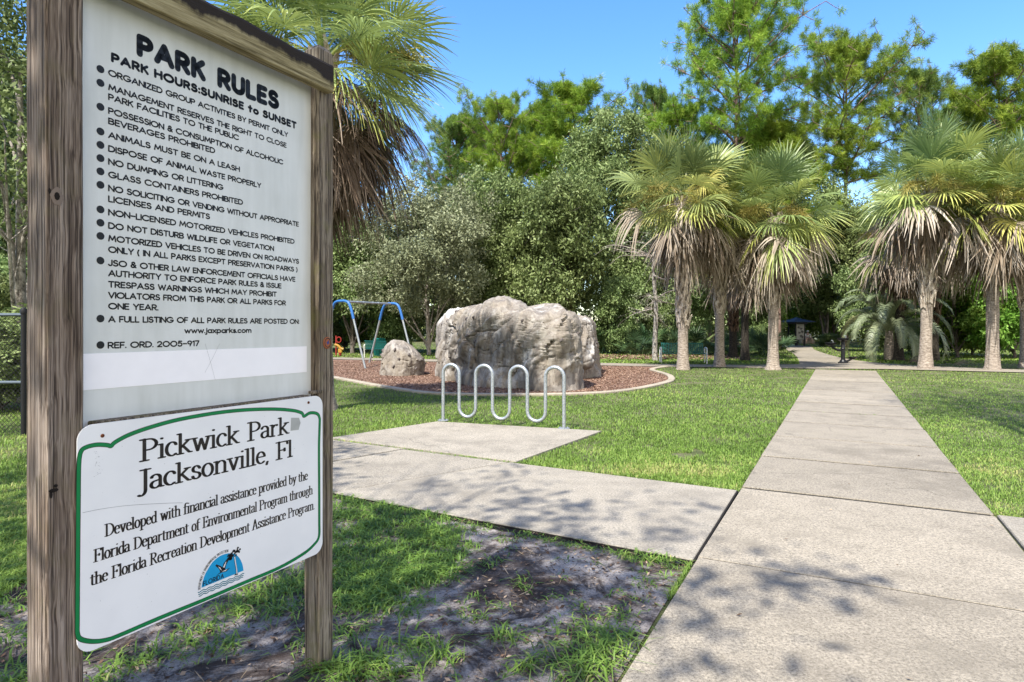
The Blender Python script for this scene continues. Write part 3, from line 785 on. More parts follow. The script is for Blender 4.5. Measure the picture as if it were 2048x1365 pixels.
for px, py in [(200.8, 138.8), (200.8, 166.3), (200.8, 214.2), (200.8, 263.4), (200.8, 290.3), (200.8, 316.8), (200.8, 343.3), (200.8, 370.2), (200.8, 419.4), (200.8, 446), (200.8, 472.4), (200.8, 521.6), (200.8, 637.7), (200.8, 690.4)]:
    u, z = uzb(px, py); mb = MB()
    mb.add([(u + .0118 * math.cos(a), PY - .0006, z + .0118 * math.sin(a)) for a in np.linspace(0, 2 * PI, 25)[:-1]], [tuple(range(24))])
    mb.build('bullet', M['ink'], board)
mb = MB(); a = uzb(168, 708); b = uzb(613, 695); c = uzb(168, 781)
mb.box(((.0 + b[0]) / 2, PY - .0008, (a[1] + c[1]) / 2), (b[0], .0010, a[1] - c[1]))
mb.build('cover_strip', M['strip'], board)
mb = MB()
M['scratch'] = plain('scratch', (.30, .30, .32), .8)
for p, q in (((1190, 690), (1248, 900)), ((1275, 690), (1188, 860))):
    mb = MB()
    A = uzb(p[0] / 2.904, 450 + p[1] / 2.904); B = uzb(q[0] / 2.904, 450 + q[1] / 2.904)
    ribbon(mb, [A, ((A[0] + B[0]) / 2 + .001, (A[1] + B[1]) / 2), B], .00035, PY - .0016)
    mb.build('scratch', M['scratch'], board)

# name board on the front of the posts
NZ0, NZ1, NU = .4885, 1.163, .977
def rrect(x0, x1, z0, z1, r, n=7):
    return arc(x1 - r, z1 - r, r, r, 0, 90, n) + arc(x0 + r, z1 - r, r, r, 90, 180, n) + arc(x0 + r, z0 + r, r, r, 180, 270, n) + arc(x1 - r, z0 + r, r, r, 270, 360, n)
mb = MB(); P = rrect(0, NU, NZ0, NZ1, .045); n = len(P)
mb.add([(x, -.0065, z) for x, z in P] + [(x, -.0015, z) for x, z in P], [tuple(range(n - 1, -1, -1)), tuple(range(n, 2 * n))] + [(k, (k + 1) % n, n + (k + 1) % n, n + k) for k in range(n)])
nb_ = mb.build('name_board', M['panel2'], sign)
uzn = lambda px, py: uz(px, py, .0065)
YB = -.0071
BORDER = [(157.6, 930), (156.5, 1010), (155.5, 1120), (154.6, 1240), (155, 1268), (162, 1279), (186, 1283.4), (213.5, 1280), (241, 1270), (320, 1236), (413, 1198), (490, 1165), (558, 1136), (606, 1108.5), (626.7, 1091), (637.7, 1074), (638.5, 1040), (638.3, 960), (638, 895), (639.2, 850), (639.0, 836), (633.6, 827.6), (619.8, 826.4), (608.2, 833),
          (605, 828), (601, 825.3), (585.4, 821.4), (551, 818.8), (499, 819.8), (447.7, 824.3), (396, 832.2), (344.4, 842.6), (292.7, 857.4), (258.3, 870), (237.6, 880.4), (227, 887.3), (222, 892.5), (213.5, 890.6), (192.8, 890), (172.2, 895), (161.8, 904)]
BP = smooth_path([uzn(*p) for p in BORDER], 5, True)
mb = MB(); ribbon(mb, BP, .0068, YB + .0003, True); mb.build('border_edge', M['ink'], nb_)
mb = MB(); ribbon(mb, BP, .0052, YB, True); mb.build('border', M['green'], nb_)
mb = MB()
for t, xa, ya, xb, cap, rx, sp in [('Pickwick Park', 280.6, 923.5, 577, .069, .0062, .40), ('Jacksonville, Fl', 279, 984, 584, .068, .0062, .34),
                                   ('Developed with financial assistance provided by the', 210, 1074, 615, .0375, .0030, .32),
                                   ('Florida Department of Environmental Program through', 187.7, 1125, 625, .0375, .0030, .32),
                                   ('the Florida Recreation Development Assistance Program.', 181, 1172, 629, .0375, .0030, .32)]:
    ua, z = uzn(xa, ya); ub, _ = uzn(xb, ya)
    write(mb, t, ua, ub, z, cap, YB, SERIF, rx, rx * .40, .035, sp)
mb.build('name_lettering', M['inkb'], nb_)
# emblem, drawn in points of an enlargement of the photograph
E = lambda x, y: uzn(370 + x / 9.1, 1060 + y / 9.1)
def flat(mb, P, y): mb.add([(p[0], y, p[1]) for p in P], [tuple(range(len(P)))])
DOME = [(300, 1055), (310, 985), (330, 910), (365, 810), (420, 710), (480, 615), (550, 540), (625, 485), (700, 450), (790, 428), (870, 430), (935, 460), (990, 515), (1030, 590), (1052, 660), (1064, 742)]
mb = MB(); flat(mb, smooth_path([E(*p) for p in DOME], 4), YB); emb = mb.build('emblem', M['cyan'], nb_)
mb = MB()
for dy in (0, 35, 68):
    A = (232 + dy * .25, 1140 + dy); B = (1075 - dy * .3, 795 + dy * 1.0)
    pts = []
    for i in range(61):
        t = i / 60; pts.append(E(A[0] + (B[0] - A[0]) * t, A[1] + (B[1] - A[1]) * t + 9 * math.sin(t * 44)))
    ribbon(mb, pts, .0016, YB)
mb.build('emblem_wave', M['teal'], emb)
mb = MB()
rr = random.Random(4)
for cx, cy, r in ((925, 385, 88), (830, 470, 55), (815, 520, 38)):
    for k in range(16):
        a = rr.uniform(0, 6.28); d = rr.uniform(.2, 1.0) * r
        c = E(cx + d * math.cos(a), cy + d * math.sin(a) * .85)
        flat(mb, [(c[0] + .0042 * math.cos(b) * rr.uniform(.6, 1.3), c[1] + .0042 * math.sin(b) * rr.uniform(.6, 1.3)) for b in np.linspace(0, 2 * PI, 8)[:-1]], YB - .0007)
ribbon(mb, [E(898, 480), E(915, 600), E(935, 720), E(940, 810)], .0034, YB - .0003)
flat(mb, [E(890, 830), E(915, 800), E(965, 795), E(960, 815)], YB - .0004)
flat(mb, [E(548, 655), E(570, 628), (E(640, 655)), E(680, 680), E(700, 610), E(770, 520), E(790, 560), E(745, 640), E(730, 720), E(820, 695), E(745, 760), E(660, 780), E(560, 840), E(640, 770), E(620, 715)], YB - .0003)
u0, z0 = E(330, 1022); u1, z1 = E(700, 868)
write(mb, 'FLORIDA', u0, u1, z0, .0150, YB - .0004, SANS, .0014, .0014, .3, .5)
mb.build('emblem_ink', M['ink'], emb)
mb = MB()
ribbon(mb, [E(900, 490), E(917, 600), E(937, 720), E(942, 800)], .0019, YB - .0006)
flat(mb, [E(600, 668), E(640, 690), E(668, 745), E(640, 720)], YB - .0006); flat(mb, [E(665, 765), E(735, 728), E(770, 712), E(735, 750)], YB - .0006); flat(mb, [E(690, 680), E(735, 590), E(750, 575), E(715, 690)], YB - .0006)
mb.build('emblem_highlight', M['white'], emb)
mb = MB(); RING = smooth_path([E(*p) for p in [(278, 1085), (285, 1000), (310, 895), (350, 795), (405, 690), (465, 600), (540, 525), (620, 465), (700, 425), (785, 402)]], 8)
RING = np.array(RING); dd = np.concatenate([[0], np.cumsum(np.linalg.norm(np.diff(RING, axis=0), axis=1))])
tx = 'DEPARTMENT OF ENVIRONMENTAL PROTECTION'
wid = [(.55 if ch == ' ' else SANS[ch][0] + .3) for ch in tx]; kk = dd[-1] / sum(wid); pos = 0
for ch, w in zip(tx, wid):
    if ch != ' ':
        s = (pos + w / 2) * kk; p = np.array([np.interp(s, dd, RING[:, 0]), np.interp(s, dd, RING[:, 1])]); q = np.array([np.interp(s + .002, dd, RING[:, 0]), np.interp(s + .002, dd, RING[:, 1])])
        t = q - p; t /= max(np.linalg.norm(t), 1e-9); nn = np.array([-t[1], t[0]])
        for st in SANS[ch][1]:
            pen(mb, [tuple(p + t * (a - SANS[ch][0] / 2) * kk + nn * b * .0088) for a, b in st], .0006, .0006, YB, 6)
    pos += w
mb.build('emblem_lettering', M['ink'], emb)
for px, py in ((205, 872), (617, 805.5)):
    mb = MB(); u, z = uzn(px, py)
    V = [(u + .006 * math.cos(a), -.0066, z + .006 * math.sin(a)) for a in np.linspace(0, 2 * PI, 13)[:-1]] + [(u + .004 * math.cos(a), -.0105, z + .004 * math.sin(a)) for a in np.linspace(0, 2 * PI, 13)[:-1]]
    mb.add(V, [(k, (k + 1) % 12, 12 + (k + 1) % 12, 12 + k) for k in range(12)] + [tuple(range(12, 24))]); mb.build('screw', M['rust'], nb_)
mb = MB(); P = [uzn(582, 836), uzn(598, 836), uzn(601, 846), uzn(597, 860), uzn(581, 862)]
flat(mb, P, YB); mb.build('sticker', M['greysticker'], nb_)
mb = MB(); P = smooth_path([uzn(165, 1026), uzn(205, 1018), uzn(260, 1011), uzn(330, 1007), uzn(365, 1006)], 5); ribbon(mb, P, .0006, YB); mb.build('scratch', M['scratch'], nb_); mb = MB()
rr = random.Random(8)
for k in range(42):
    u = .055 + rr.gauss(0, .006) if k < 24 else rr.uniform(.05, .9); z = rr.uniform(1.0, 1.09) if k < 24 else rr.uniform(.55, 1.1); a = rr.uniform(0, 3.14); L = rr.uniform(.001, .005)
    ribbon(mb, [(u, z), (u + L * math.cos(a) * .5, z + L * math.sin(a) * .6), (u + L * math.cos(a), z + L * math.sin(a))], .0004, YB - .0002)
tag(mb.build('paint_scuffs', M['scratch'], nb_), None, None, None, 'stuff')
# ------------------------------------------------------------------ plants
def unit(a): return a / np.maximum(np.linalg.norm(a, axis=-1, keepdims=True), 1e-9)

def leaf_cloud(rs, C, rad, per, size, droop=.3, wid=.42, tint_c=None):
    """rhombic leaves round the cluster centres C (n,3) with radii rad (n,)"""
    n = len(C) * per
    c = np.repeat(C, per, 0); r = np.repeat(rad, per)
    d = unit(rs.normal(size=(n, 3))) * (rs.uniform(0, 1, n) ** .5)[:, None]
    p = c + d * r[:, None] * np.array([1, 1, .8])
    ax = unit(rs.normal(size=(n, 3)) + d * .9 + np.array([0, 0, -droop]))
    nz = unit(rs.normal(size=(n, 3)) * .75 + d * .5 + np.array([0, 0, .75]))
    sd = unit(np.cross(ax, nz))
    L = size * rs.uniform(.65, 1.3, n)
    t = ax * L[:, None]; s = sd * (L * wid)[:, None]
    V = np.stack([p, p + t * .5 + s * .5, p + t, p + t * .5 - s * .5], 1).reshape(-1, 3)
    F = np.arange(n * 4).reshape(-1, 4)
    tc = np.repeat(tint_c if tint_c is not None else rs.uniform(.25, .75, len(C)), per)
    T = np.clip(tc * .6 + .2 + rs.normal(0, .16, n), 0, 1)
    return V, F, T

def limb(mb, a, b, r0, r1, rr, bend=.12, n=6, seg=5):
    a = Vector(a); b = Vector(b); L = (b - a).length
    k = Vector((rr.uniform(-1, 1), rr.uniform(-1, 1), rr.uniform(-.2, .8))) * L * bend
    P = []
    for i in range(seg + 1):
        t = i / seg
        P.append(a.lerp(b, t) + k * (4 * t * (1 - t)) * .6)
    mb.tube(P, [r0 + (r1 - r0) * i / seg for i in range(seg + 1)], n, False)
    return P

def broadleaf(seed, H, W, trunk_h, trunk_r, clusters, per, leaf, crown_low, mat, bark_m, gaps=.5, twigs=False):
    """-> (trunk mesh, crown mesh): crown of uneven lobes, base at the origin"""
    rs = np.random.RandomState(seed); rr = random.Random(seed)
    # lobes
    lobes = []
    nl = rr.randint(9, 13)
    for k in range(nl):
        t = (k + .5) / nl
        z = crown_low + (H - crown_low) * (.15 + .78 * t)
        rad_here = W / 2 * math.sqrt(max(.08, 1 - (2 * (t * .86 + .02) - .75) ** 2 / 1.65))
        a = k * 2.4 + rr.uniform(-.5, .5)
        o = rad_here * rr.uniform(.25, .72)
        lobes.append((np.array([o * math.cos(a), o * math.sin(a), z]), W * rr.uniform(.17, .28)))
    C = []; Rr = []; T = []
    per_l = clusters // nl
    for c, r in lobes:
        d = unit(rs.normal(size=(per_l, 3))); q = rs.uniform(.45, 1.06, per_l)
        pts = c + d * (r * q)[:, None] * np.array([1, 1, .78])
        ok = pts[:, 2] > crown_low - .6
        pts = pts[ok]
        C.append(pts); Rr.append(rs.uniform(.045, .085, len(pts)) * W); T.append(np.clip(rs.uniform(.2, .8) + rs.normal(0, .14, len(pts)), 0, 1))
    C = np.concatenate(C); Rr = np.concatenate(Rr); T = np.concatenate(T)
    V, F, tt = leaf_cloud(rs, C, Rr, per, leaf, tint_c=T)
    crown = fast_mesh('crown', V, [F], tt, False, mat)
    mb = MB()
    lean = Vector((rr.uniform(-.06, .06) * H, rr.uniform(-.06, .06) * H, 0))
    P = [Vector((0, 0, -.3)), Vector((0, 0, 0)), Vector((lean.x * .25, lean.y * .25, trunk_h * .5)), Vector((lean.x * .5, lean.y * .5, trunk_h)), Vector((lean.x, lean.y, H * .72))]
    P = [Vector(q) for q in smooth_path(P, 4)]
    mb.tube(P, [trunk_r * (1.5 if i < 2 else 1.25 if i < 4 else 1 - .8 * (i / len(P)) ** 1.3) for i in range(len(P))], 9, False)
    for c, r in lobes:
        i = rr.randint(len(P) // 3, len(P) - 3)
        st = P[i]
        Q = limb(mb, st, Vector(c), trunk_r * .42, trunk_r * .10, rr, .16)
        for k in range(5):
            e = Vector(c + unit(rs.normal(size=3)) * r * .95)
            limb(mb, Q[rr.randint(2, 5)], e, trunk_r * .13, trunk_r * .03, rr, .2, 4, 3)
    return mb.mesh('trunk', bark_m, True), crown

def pine(seed, H, W, low, tufts, mat, needle=.40, top_w=.75):
    """a tall pine: bare trunk, spreading limbs, tufts of needles at the twig ends"""
    rs = np.random.RandomState(seed); rr = random.Random(seed); mb = MB()
    lean = (rr.uniform(-.03, .03) * H, rr.uniform(-.03, .03) * H)
    P = smooth_path([(0, 0, -.3), (0, 0, H * .2), (lean[0] * .4 + rr.uniform(-.2, .2), lean[1] * .4, H * .55), (lean[0], lean[1], H * .97)], 6)
    r0 = .012 * H + .05
    mb.tube(P, [r0 * (1 - .86 * (i / (len(P) - 1))) for i in range(len(P))], 9, False)
    Pn = np.array(P); C = []; D = []
    nb = 38; per_b = max(3, tufts // nb)
    for k in range(nb):
        t = (k + .5) / nb
        z = low + (H * .97 - low) * t ** .9
        x = np.array([np.interp(z, Pn[:, 2], Pn[:, 0]), np.interp(z, Pn[:, 2], Pn[:, 1]), z])
        sh = math.sin(PI * (t * .82 + .16)) ** .8
        if t > .86: sh *= top_w
        L = W / 2 * sh * rr.uniform(.65, 1.12) + .3
        a = k * 2.39996 + rr.uniform(-.4, .4); up = rr.uniform(.18, .62) + t * .5
        e = x + np.array([math.cos(a) * L, math.sin(a) * L, L * up])
        Q = limb(mb, x, e, r0 * .34 * (1 - t * .55), .02, rr, .14, 5, 5)
        for j in range(per_b):
            s = rr.uniform(.32, 1.0) if j else 1.0
            b = np.array(Q[min(5, int(s * 5))])
            o = unit(rs.normal(size=3) * np.array([1, 1, .55]) + (e - x) / max(L, .3) * .35) * rr.uniform(.25, .5) * (1.2 + L * .30) * (1.15 - .3 * s)
            o[2] = abs(o[2]) * .8 + .05 if rr.random() < .75 else o[2]
            c = b + o
            if j % 2 == 0: mb.tube([Vector(b), Vector(b + o * .55 + np.array([0, 0, -.04])), Vector(c)], [.025, .02, .012], 3, False)
            C.append(c); D.append(unit(o + np.array([0, 0, .5])))
    C = np.array(C); D = np.array(D); per = 92; n = len(C) * per
    c = np.repeat(C, per, 0); d = np.repeat(D, per, 0)
    v = unit(rs.normal(size=(n, 3)) + d * .7)
    L = needle * rs.uniform(.7, 1.35, n)
    st = c - d * (rs.uniform(-.1, .9, n) * needle * .9)[:, None] + rs.normal(0, .05, (n, 3))
    w = unit(np.cross(v, rs.normal(size=(n, 3)))) * (needle * .033)
    mid = st + v * (L * .5)[:, None]
    V = np.stack([st, mid + w, st + v * L[:, None] + np.array([0, 0, -.03]), mid - w], 1).reshape(-1, 3)
    F = np.arange(n * 4).reshape(-1, 4)
    T = np.clip(np.repeat(np.clip(rs.normal(.5, .2, len(C)), .05, .95), per) + rs.normal(0, .12, n), 0, 1)
    return mb.mesh('trunk', M['pinebark'], True), fast_mesh('crown', V, [F], T, False, mat)

def fan(rs, base, direction, up, blade, spread, nseg, petiole, droop, fold=.0, tint=.5, costa=.35, split=.42, curl=0.0):
    """one fan leaf: a stalk and long segments that start together and droop at their tips; -> V, F(quads), T"""
    d = unit(np.array(direction, float)); u = np.array(up, float); u = unit(u - d * u.dot(d)); s = np.cross(d, u)
    V = []; F = []; T = []
    hub = base + d * petiole + np.array([0, 0, -petiole * .10])
    # stalk
    w = .018
    st = [base, base + d * petiole * .5 + np.array([0, 0, petiole * .02]), hub]
    for i, p in enumerate(st): V += [p + s * w * (1.4 - .25 * i), p - s * w * (1.4 - .25 * i)]
    for i in range(2): F.append((2 * i, 2 * i + 1, 2 * i + 3, 2 * i + 2)); T.append(min(1, tint + .2))
    th = np.linspace(-spread, spread, nseg) + rs.normal(0, .02, nseg)
    ts = np.array([0, .18, split, .62, .82, 1.0])
    dth = 2 * spread / nseg
    for a in th:
        L = blade * (.70 + .30 * math.cos(a * .9)) * rs.uniform(.9, 1.08)
        dirv = unit(d * math.cos(a) + s * math.sin(a) + u * (fold * abs(math.sin(a)) - costa * max(0, math.cos(a)) * .0))
        hb = hub + d * blade * .10 * math.cos(a)
        dr = droop * rs.uniform(.75, 1.25)
        side = unit(np.cross(dirv, u) + u * rs.uniform(-.45, .45))
        cv = curl * rs.normal()
        b = len(V)
        for t in ts:
            g = max(0, t - .25)
            p = hb + dirv * (L * (t - .30 * dr * g * g)) + np.array([0, 0, -1.0]) * (L * dr * g ** 1.7) + s * (cv * L * t * t)
            wmax = L * split * dth * .52
            ww = wmax * (t / split) if t <= split else wmax * (1 - ((t - split) / (1 - split)) ** 1.3 * .93)
            ww = max(ww, .003)
            V += [p + side * ww, p - side * ww]
        k = np.clip(tint + rs.normal(0, .07), 0, 1)
        for i in range(5):
            F.append((b + 2 * i, b + 2 * i + 1, b + 2 * i + 3, b + 2 * i + 2)); T.append(min(1, k + (.22 if i == 4 and rs.uniform() < .5 else 0)))
    return V, F, T

def gather(parts, name, mat):
    V = []; F = []; T = []; b = 0
    for v, f, t in parts:
        V.append(np.array(v)); F.append(np.array(f) + b); T += list(t); b += len(v)
    return fast_mesh(name, np.concatenate(V), [np.concatenate(F)], np.array(T), False, mat)

def sabal(seed, H, boots=(.45, 1.0), green=48, dead=56, nseg=36, blade=1.42, trunk_r=.175, skirt=1.3, flowers=5, flare=1.5, lean=(0, 0), dark=0.0):
    """cabbage palm; H is the height of the crown's heart. -> list of (part name, mesh)"""
    rs = np.random.RandomState(seed); rr = random.Random(seed)
    mb = MB()
    prof = []
    zs = np.concatenate([[-.3, 0, .06, .16, .35, .7], np.linspace(1.0, H - .1, 22)])
    V = []; n = 18; F = []
    cx = lambda z: (lean[0] * (max(z, 0) / H) ** 1.5, lean[1] * (max(z, 0) / H) ** 1.5)
    for i, z in enumerate(zs):
        r = trunk_r * (flare if z < .05 else flare * .93 if z < .1 else 1.28 if z < .25 else 1.15 if z < .5 else 1.06 if z < .8 else 1.0)
        r *= 1 + .03 * math.sin(z * 9 + seed) + (.04 if z > H * boots[0] else 0)
        x, y = cx(z)
        for k in range(n):
            q = r * (1 + rs.normal(0, .018))
            V.append((x + q * math.cos(2 * PI * k / n), y + q * math.sin(2 * PI * k / n), z))
    for i in range(len(zs) - 1):
        for k in range(n):
            j = (k + 1) % n; F.append((i * n + k, i * n + j, (i + 1) * n + j, (i + 1) * n + k))
    mb.add(V, F)
    trunk = mb.mesh('trunk', M['palmtrunk'], True)
    # boots: old leaf bases that split and cross over each other
    mb = MB(); z = H * boots[0]; k = 0
    while z < min(H * boots[1], H - .25):
        a = k * 2.39996; x, y = cx(z)
        for sgn in (-1, 1):
            pts = []; L = rr.uniform(.36, .60); out = rr.uniform(.05, .13)
            for t in (0, .35, .7, 1.0):
                aa = a + sgn * (.10 + .50 * t); r = trunk_r * 1.03 + out * t ** 1.2 + .012
                pts.append((x + r * math.cos(aa), y + r * math.sin(aa), z + L * t, aa))
            V = []
            for i, (px, py, pz, aa) in enumerate(pts):
                w = (.075, .060, .048, .022)[i]; th = .018
                tx, ty = -math.sin(aa), math.cos(aa); ox, oy = math.cos(aa), math.sin(aa)
                for su, so in ((-1, 0), (1, 0), (1, 1), (-1, 1)):
                    V.append((px + tx * w * su * .8 + ox * th * so, py + ty * w * su * .8 + oy * th * so, pz - su * sgn * w * .6))
            F = []
            for i in range(3):
                for q in range(4): F.append((i * 4 + q, i * 4 + (q + 1) % 4, i * 4 + 4 + (q + 1) % 4, i * 4 + 4 + q))
            F.append((12, 13, 14, 15)); F.append((3, 2, 1, 0))
            mb.add(V, F, rr.random())
        k += 1; z += .052
    out = [('trunk', trunk)]
    if k: out.append(('leaf_base', mb.mesh('leaf_base', M['palmboot'], False)))
    hx, hy = cx(H); heart = np.array([hx, hy, H])
    parts = []
    for i in range(green):
        t = (i + .5) / green
        el = R(84 - 122 * t ** .95) + rs.normal(0, .08)
        a = i * 2.39996 + rs.normal(0, .15)
        d = np.array([math.cos(a) * math.cos(el), math.sin(a) * math.cos(el), math.sin(el)])
        up = np.array([-math.cos(a) * math.sin(el), -math.sin(a) * math.sin(el), math.cos(el)]) + rs.normal(0, .45, 3)
        pet = rs.uniform(.65, 1.25) * blade * (.75 if t > .7 else .95)
        parts.append(fan(rs, heart + np.array([0, 0, .15 - .35 * t]), d, up, blade * rs.uniform(.72, 1.05), rs.uniform(1.6, 2.3), nseg, pet, .10 + .42 * t + rs.uniform(0, .22), rs.uniform(-.05, .4), np.clip(.18 + .48 * t + rs.normal(0, .15), 0, .97)))
    out.append(('green_crown', gather(parts, 'green_crown', M['frond'])))
    parts = []
    for i in range(dead):
        t = i / max(1, dead - 1)
        el = R(-22 - 58 * t ** .8) + rs.normal(0, .19)
        a = i * 2.39996 + rs.normal(0, .25)
        d = np.array([math.cos(a) * math.cos(el), math.sin(a) * math.cos(el), math.sin(el)])
        tang = np.array([-math.sin(a), math.cos(a), 0])
        up = np.array([math.cos(a), math.sin(a), .3]) + tang * rs.normal(0, .5)
        b0 = heart + np.array([math.cos(a) * .12, math.sin(a) * .12, -.25 - skirt * .34 * t])
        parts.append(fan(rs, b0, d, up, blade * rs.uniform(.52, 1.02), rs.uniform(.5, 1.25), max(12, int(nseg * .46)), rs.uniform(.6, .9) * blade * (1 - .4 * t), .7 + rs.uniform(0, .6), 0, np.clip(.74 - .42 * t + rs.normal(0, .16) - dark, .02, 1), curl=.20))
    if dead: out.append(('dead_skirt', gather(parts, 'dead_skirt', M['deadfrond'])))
    if flowers:
        for i in range(flowers):
            V = []; F = []; T = []
            a = rs.uniform(0, 2 * PI); el = rs.uniform(.15, .7)
            d = np.array([math.cos(a) * math.cos(el), math.sin(a) * math.cos(el), math.sin(el)])
            L = blade * rs.uniform(1.1, 1.6)
            spine = [heart + d * L * q + np.array([0, 0, -L * .55 * q * q]) for q in np.linspace(0, 1.05, 8)]
            for q in range(7): V += [spine[q] + np.array([0, 0, .012]), spine[q] - np.array([0, 0, .012])]
            V += [spine[7], spine[7] + np.array([0, 0, -.004])]
            for q in range(7): F.append((2 * q, 2 * q + 1, 2 * q + 3, 2 * q + 2)); T.append(.4)
            for j in range(220):
                t = rs.uniform(.3, 1.0); p = heart + d * L * t + np.array([0, 0, -L * .55 * t * t])
                v = unit(rs.normal(size=3) + d * .8 + np.array([0, 0, -.5])) * blade * rs.uniform(.16, .34)
                s = unit(np.cross(v, rs.normal(size=3))) * .006
                b = len(V); V += [p + s, p - s, p + v * .6 - s + np.array([0, 0, -.02]), p + v * .6 + s + np.array([0, 0, -.02]), p + v + np.array([0, 0, -.08]) - s, p + v + np.array([0, 0, -.08]) + s]
                F += [(b, b + 1, b + 2, b + 3), (b + 3, b + 2, b + 4, b + 5)]; tt = rs.uniform(.2, 1); T += [tt, tt]
            out.append(('flower_stalk', fast_mesh('flower_stalk', np.array(V), [np.array(F)], np.array(T), False, M['flower'])))
    return out

def plant(name, label, cat, parts, loc, rot=0.0, scale=1.0, group=None):
    root = thing(name, label, cat, loc, rot, group)
    root.scale = scale if hasattr(scale, '__len__') else (scale,) * 3
    for nm_, me in parts: link(nm_, me, None, root)
    return root

# --- cabbage palms
def base(px, py): p = gp(px, py, LOW); return (p.x, p.y, LOW)
PALM = 'cabbage palms in the park'
pv = [sabal(11, 6.2, (.24, 1.0), flowers=6), sabal(23, 5.6, (.38, 1.0), flowers=5, flare=1.75, lean=(.25, 0)), sabal(37, 6.2, (.34, 1.0), flowers=6, lean=(-.2, .1)), sabal(41, 5.7, (.50, 1.0), green=42, flowers=4)]
def darker(parts):  # palm copies with shade painted into the trunk and leaf base colours
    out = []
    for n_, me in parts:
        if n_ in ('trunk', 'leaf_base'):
            me = me.copy(); me.materials[0] = M['shadetrunk' if n_ == 'trunk' else 'shadeboot']
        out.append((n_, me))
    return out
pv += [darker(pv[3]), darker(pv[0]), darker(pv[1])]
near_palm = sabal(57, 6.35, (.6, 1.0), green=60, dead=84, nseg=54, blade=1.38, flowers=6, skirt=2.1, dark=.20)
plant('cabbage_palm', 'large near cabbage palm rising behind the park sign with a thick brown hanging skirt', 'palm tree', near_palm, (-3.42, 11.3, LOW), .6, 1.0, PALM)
P_ = lambda lab, px, py, v, rot, sc: plant('cabbage_palm', lab, 'palm tree', pv[v], base(px, py), rot, sc, PALM)
P_('cabbage palm with criss-cross leaf bases standing in front of the slatted bench', 1366, 740, 0, .3, 1.0)
P_('cabbage palm with a yellowish lower trunk, beside the right end of the slatted bench', 1439, 735, 2, 1.9, (.95, .95, .95))
P_('shade-toned cabbage palm with a shaggy brown trunk, behind the left lawn', 1490, 722, 4, 2.7, (.95, .95, .92))
P_('blackish shade-toned cabbage palm trunk farthest back on the left of the path', 1466, 716, 5, 4.4, (1.05, 1.05, .90))
P_('cabbage palm with a wide brown foot, nearest the left edge of the path', 1546, 740, 1, .9, (.98, .98, 1.0))
P_('cabbage palm with a straight bare lower trunk, first right of the path', 1851, 739, 2, 3.6, (1.08, 1.08, 1.06))
P_('cabbage palm with a bare pale trunk and few crossed leaf bases on the right lawn', 1985, 741, 3, 5.2, (1.1, 1.1, 1.04))
P_('shade-toned cabbage palm with an orange brown fibrous neck, behind the right lawn', 1797, 722, 6, 5.9, (1.02, 1.02, 1.05))
P_('black shade-toned cabbage palm trunk close behind the straight pale one', 1868, 722, 5, 2.2, (1, 1, 1.05))
P_('cabbage palm at the right end of the palm row, half out of the picture', 2052, 737, 2, 1.1, (1, 1, 1.0))

# --- pindo palm: long arching feather leaves
def feather(seed, n=30, L=2.9):
    rs = np.random.RandomState(seed); parts = []
    for i in range(n):
        t = (i + .5) / n; el = R(82 - 62 * t); a = i * 2.39996
        h = np.array([math.cos(a), math.sin(a), 0]); tang = np.array([-math.sin(a), math.cos(a), 0])
        LL = L * rs.uniform(.85, 1.1); V = []; F = []; T = []
        ns = 52; P = []
        for k in range(ns + 1):
            s = k / ns; e = el - 2.35 * s ** 1.5 * (.75 + .35 * t)
            P.append((P[-1] if P else np.array([0, 0, .9]) + h * .08) + (h * math.cos(e) + np.array([0, 0, math.sin(e)])) * LL / ns)
        tint = np.clip(.35 + rs.normal(0, .12) + (.45 if i in (19, 24) else 0), 0, 1)
        for k in range(ns):
            b = len(V); V += [P[k] + tang * .014, P[k] - tang * .014, P[k + 1] - tang * .012, P[k + 1] + tang * .012]; F.append((b, b + 1, b + 2, b + 3)); T.append(.7)
            if k < 4: continue
            fw = unit(P[k + 1] - P[k]); nn = np.cross(fw, tang)
            ll = .48 * math.sin(PI * min(1, (k / ns) * .86 + .12)) ** .6 * LL / 2.9
            for sg in (-1, 1):
                v = unit(tang * sg * .75 + fw * .62 + nn * .35 * rs.uniform(.6, 1.3) * (1 if nn[2] > 0 else -1)); w = fw * .022
                m_ = P[k] + v * ll * .55; e_ = P[k] + v * ll + np.array([0, 0, -ll * .35])
                b = len(V); V += [P[k] - w, P[k] + w, m_ + w, m_ - w, e_ + w * .3, e_ - w * .3]; F += [(b, b + 1, b + 2, b + 3), (b + 3, b + 2, b + 4, b + 5)]; q = np.clip(tint + rs.normal(0, .06), 0, 1); T += [q, q]
        parts.append((V, F, T))
    mb = MB(); mb.tube([(0, 0, -.2), (0, 0, .5), (0, 0, 1.0)], [.24, .22, .15], 12)
    return [('trunk', mb.mesh('trunk', M['palmtrunk'], True)), ('feather_crown', gather(parts, 'feather_crown', M['featherfrond']))]
plant('pindo_palm', 'low pindo palm with arching grey green feather leaves between the dark palm trunks', 'palm tree', feather(7), (17.5, 29.0, LOW), .4, (.95, .95, 1.35))

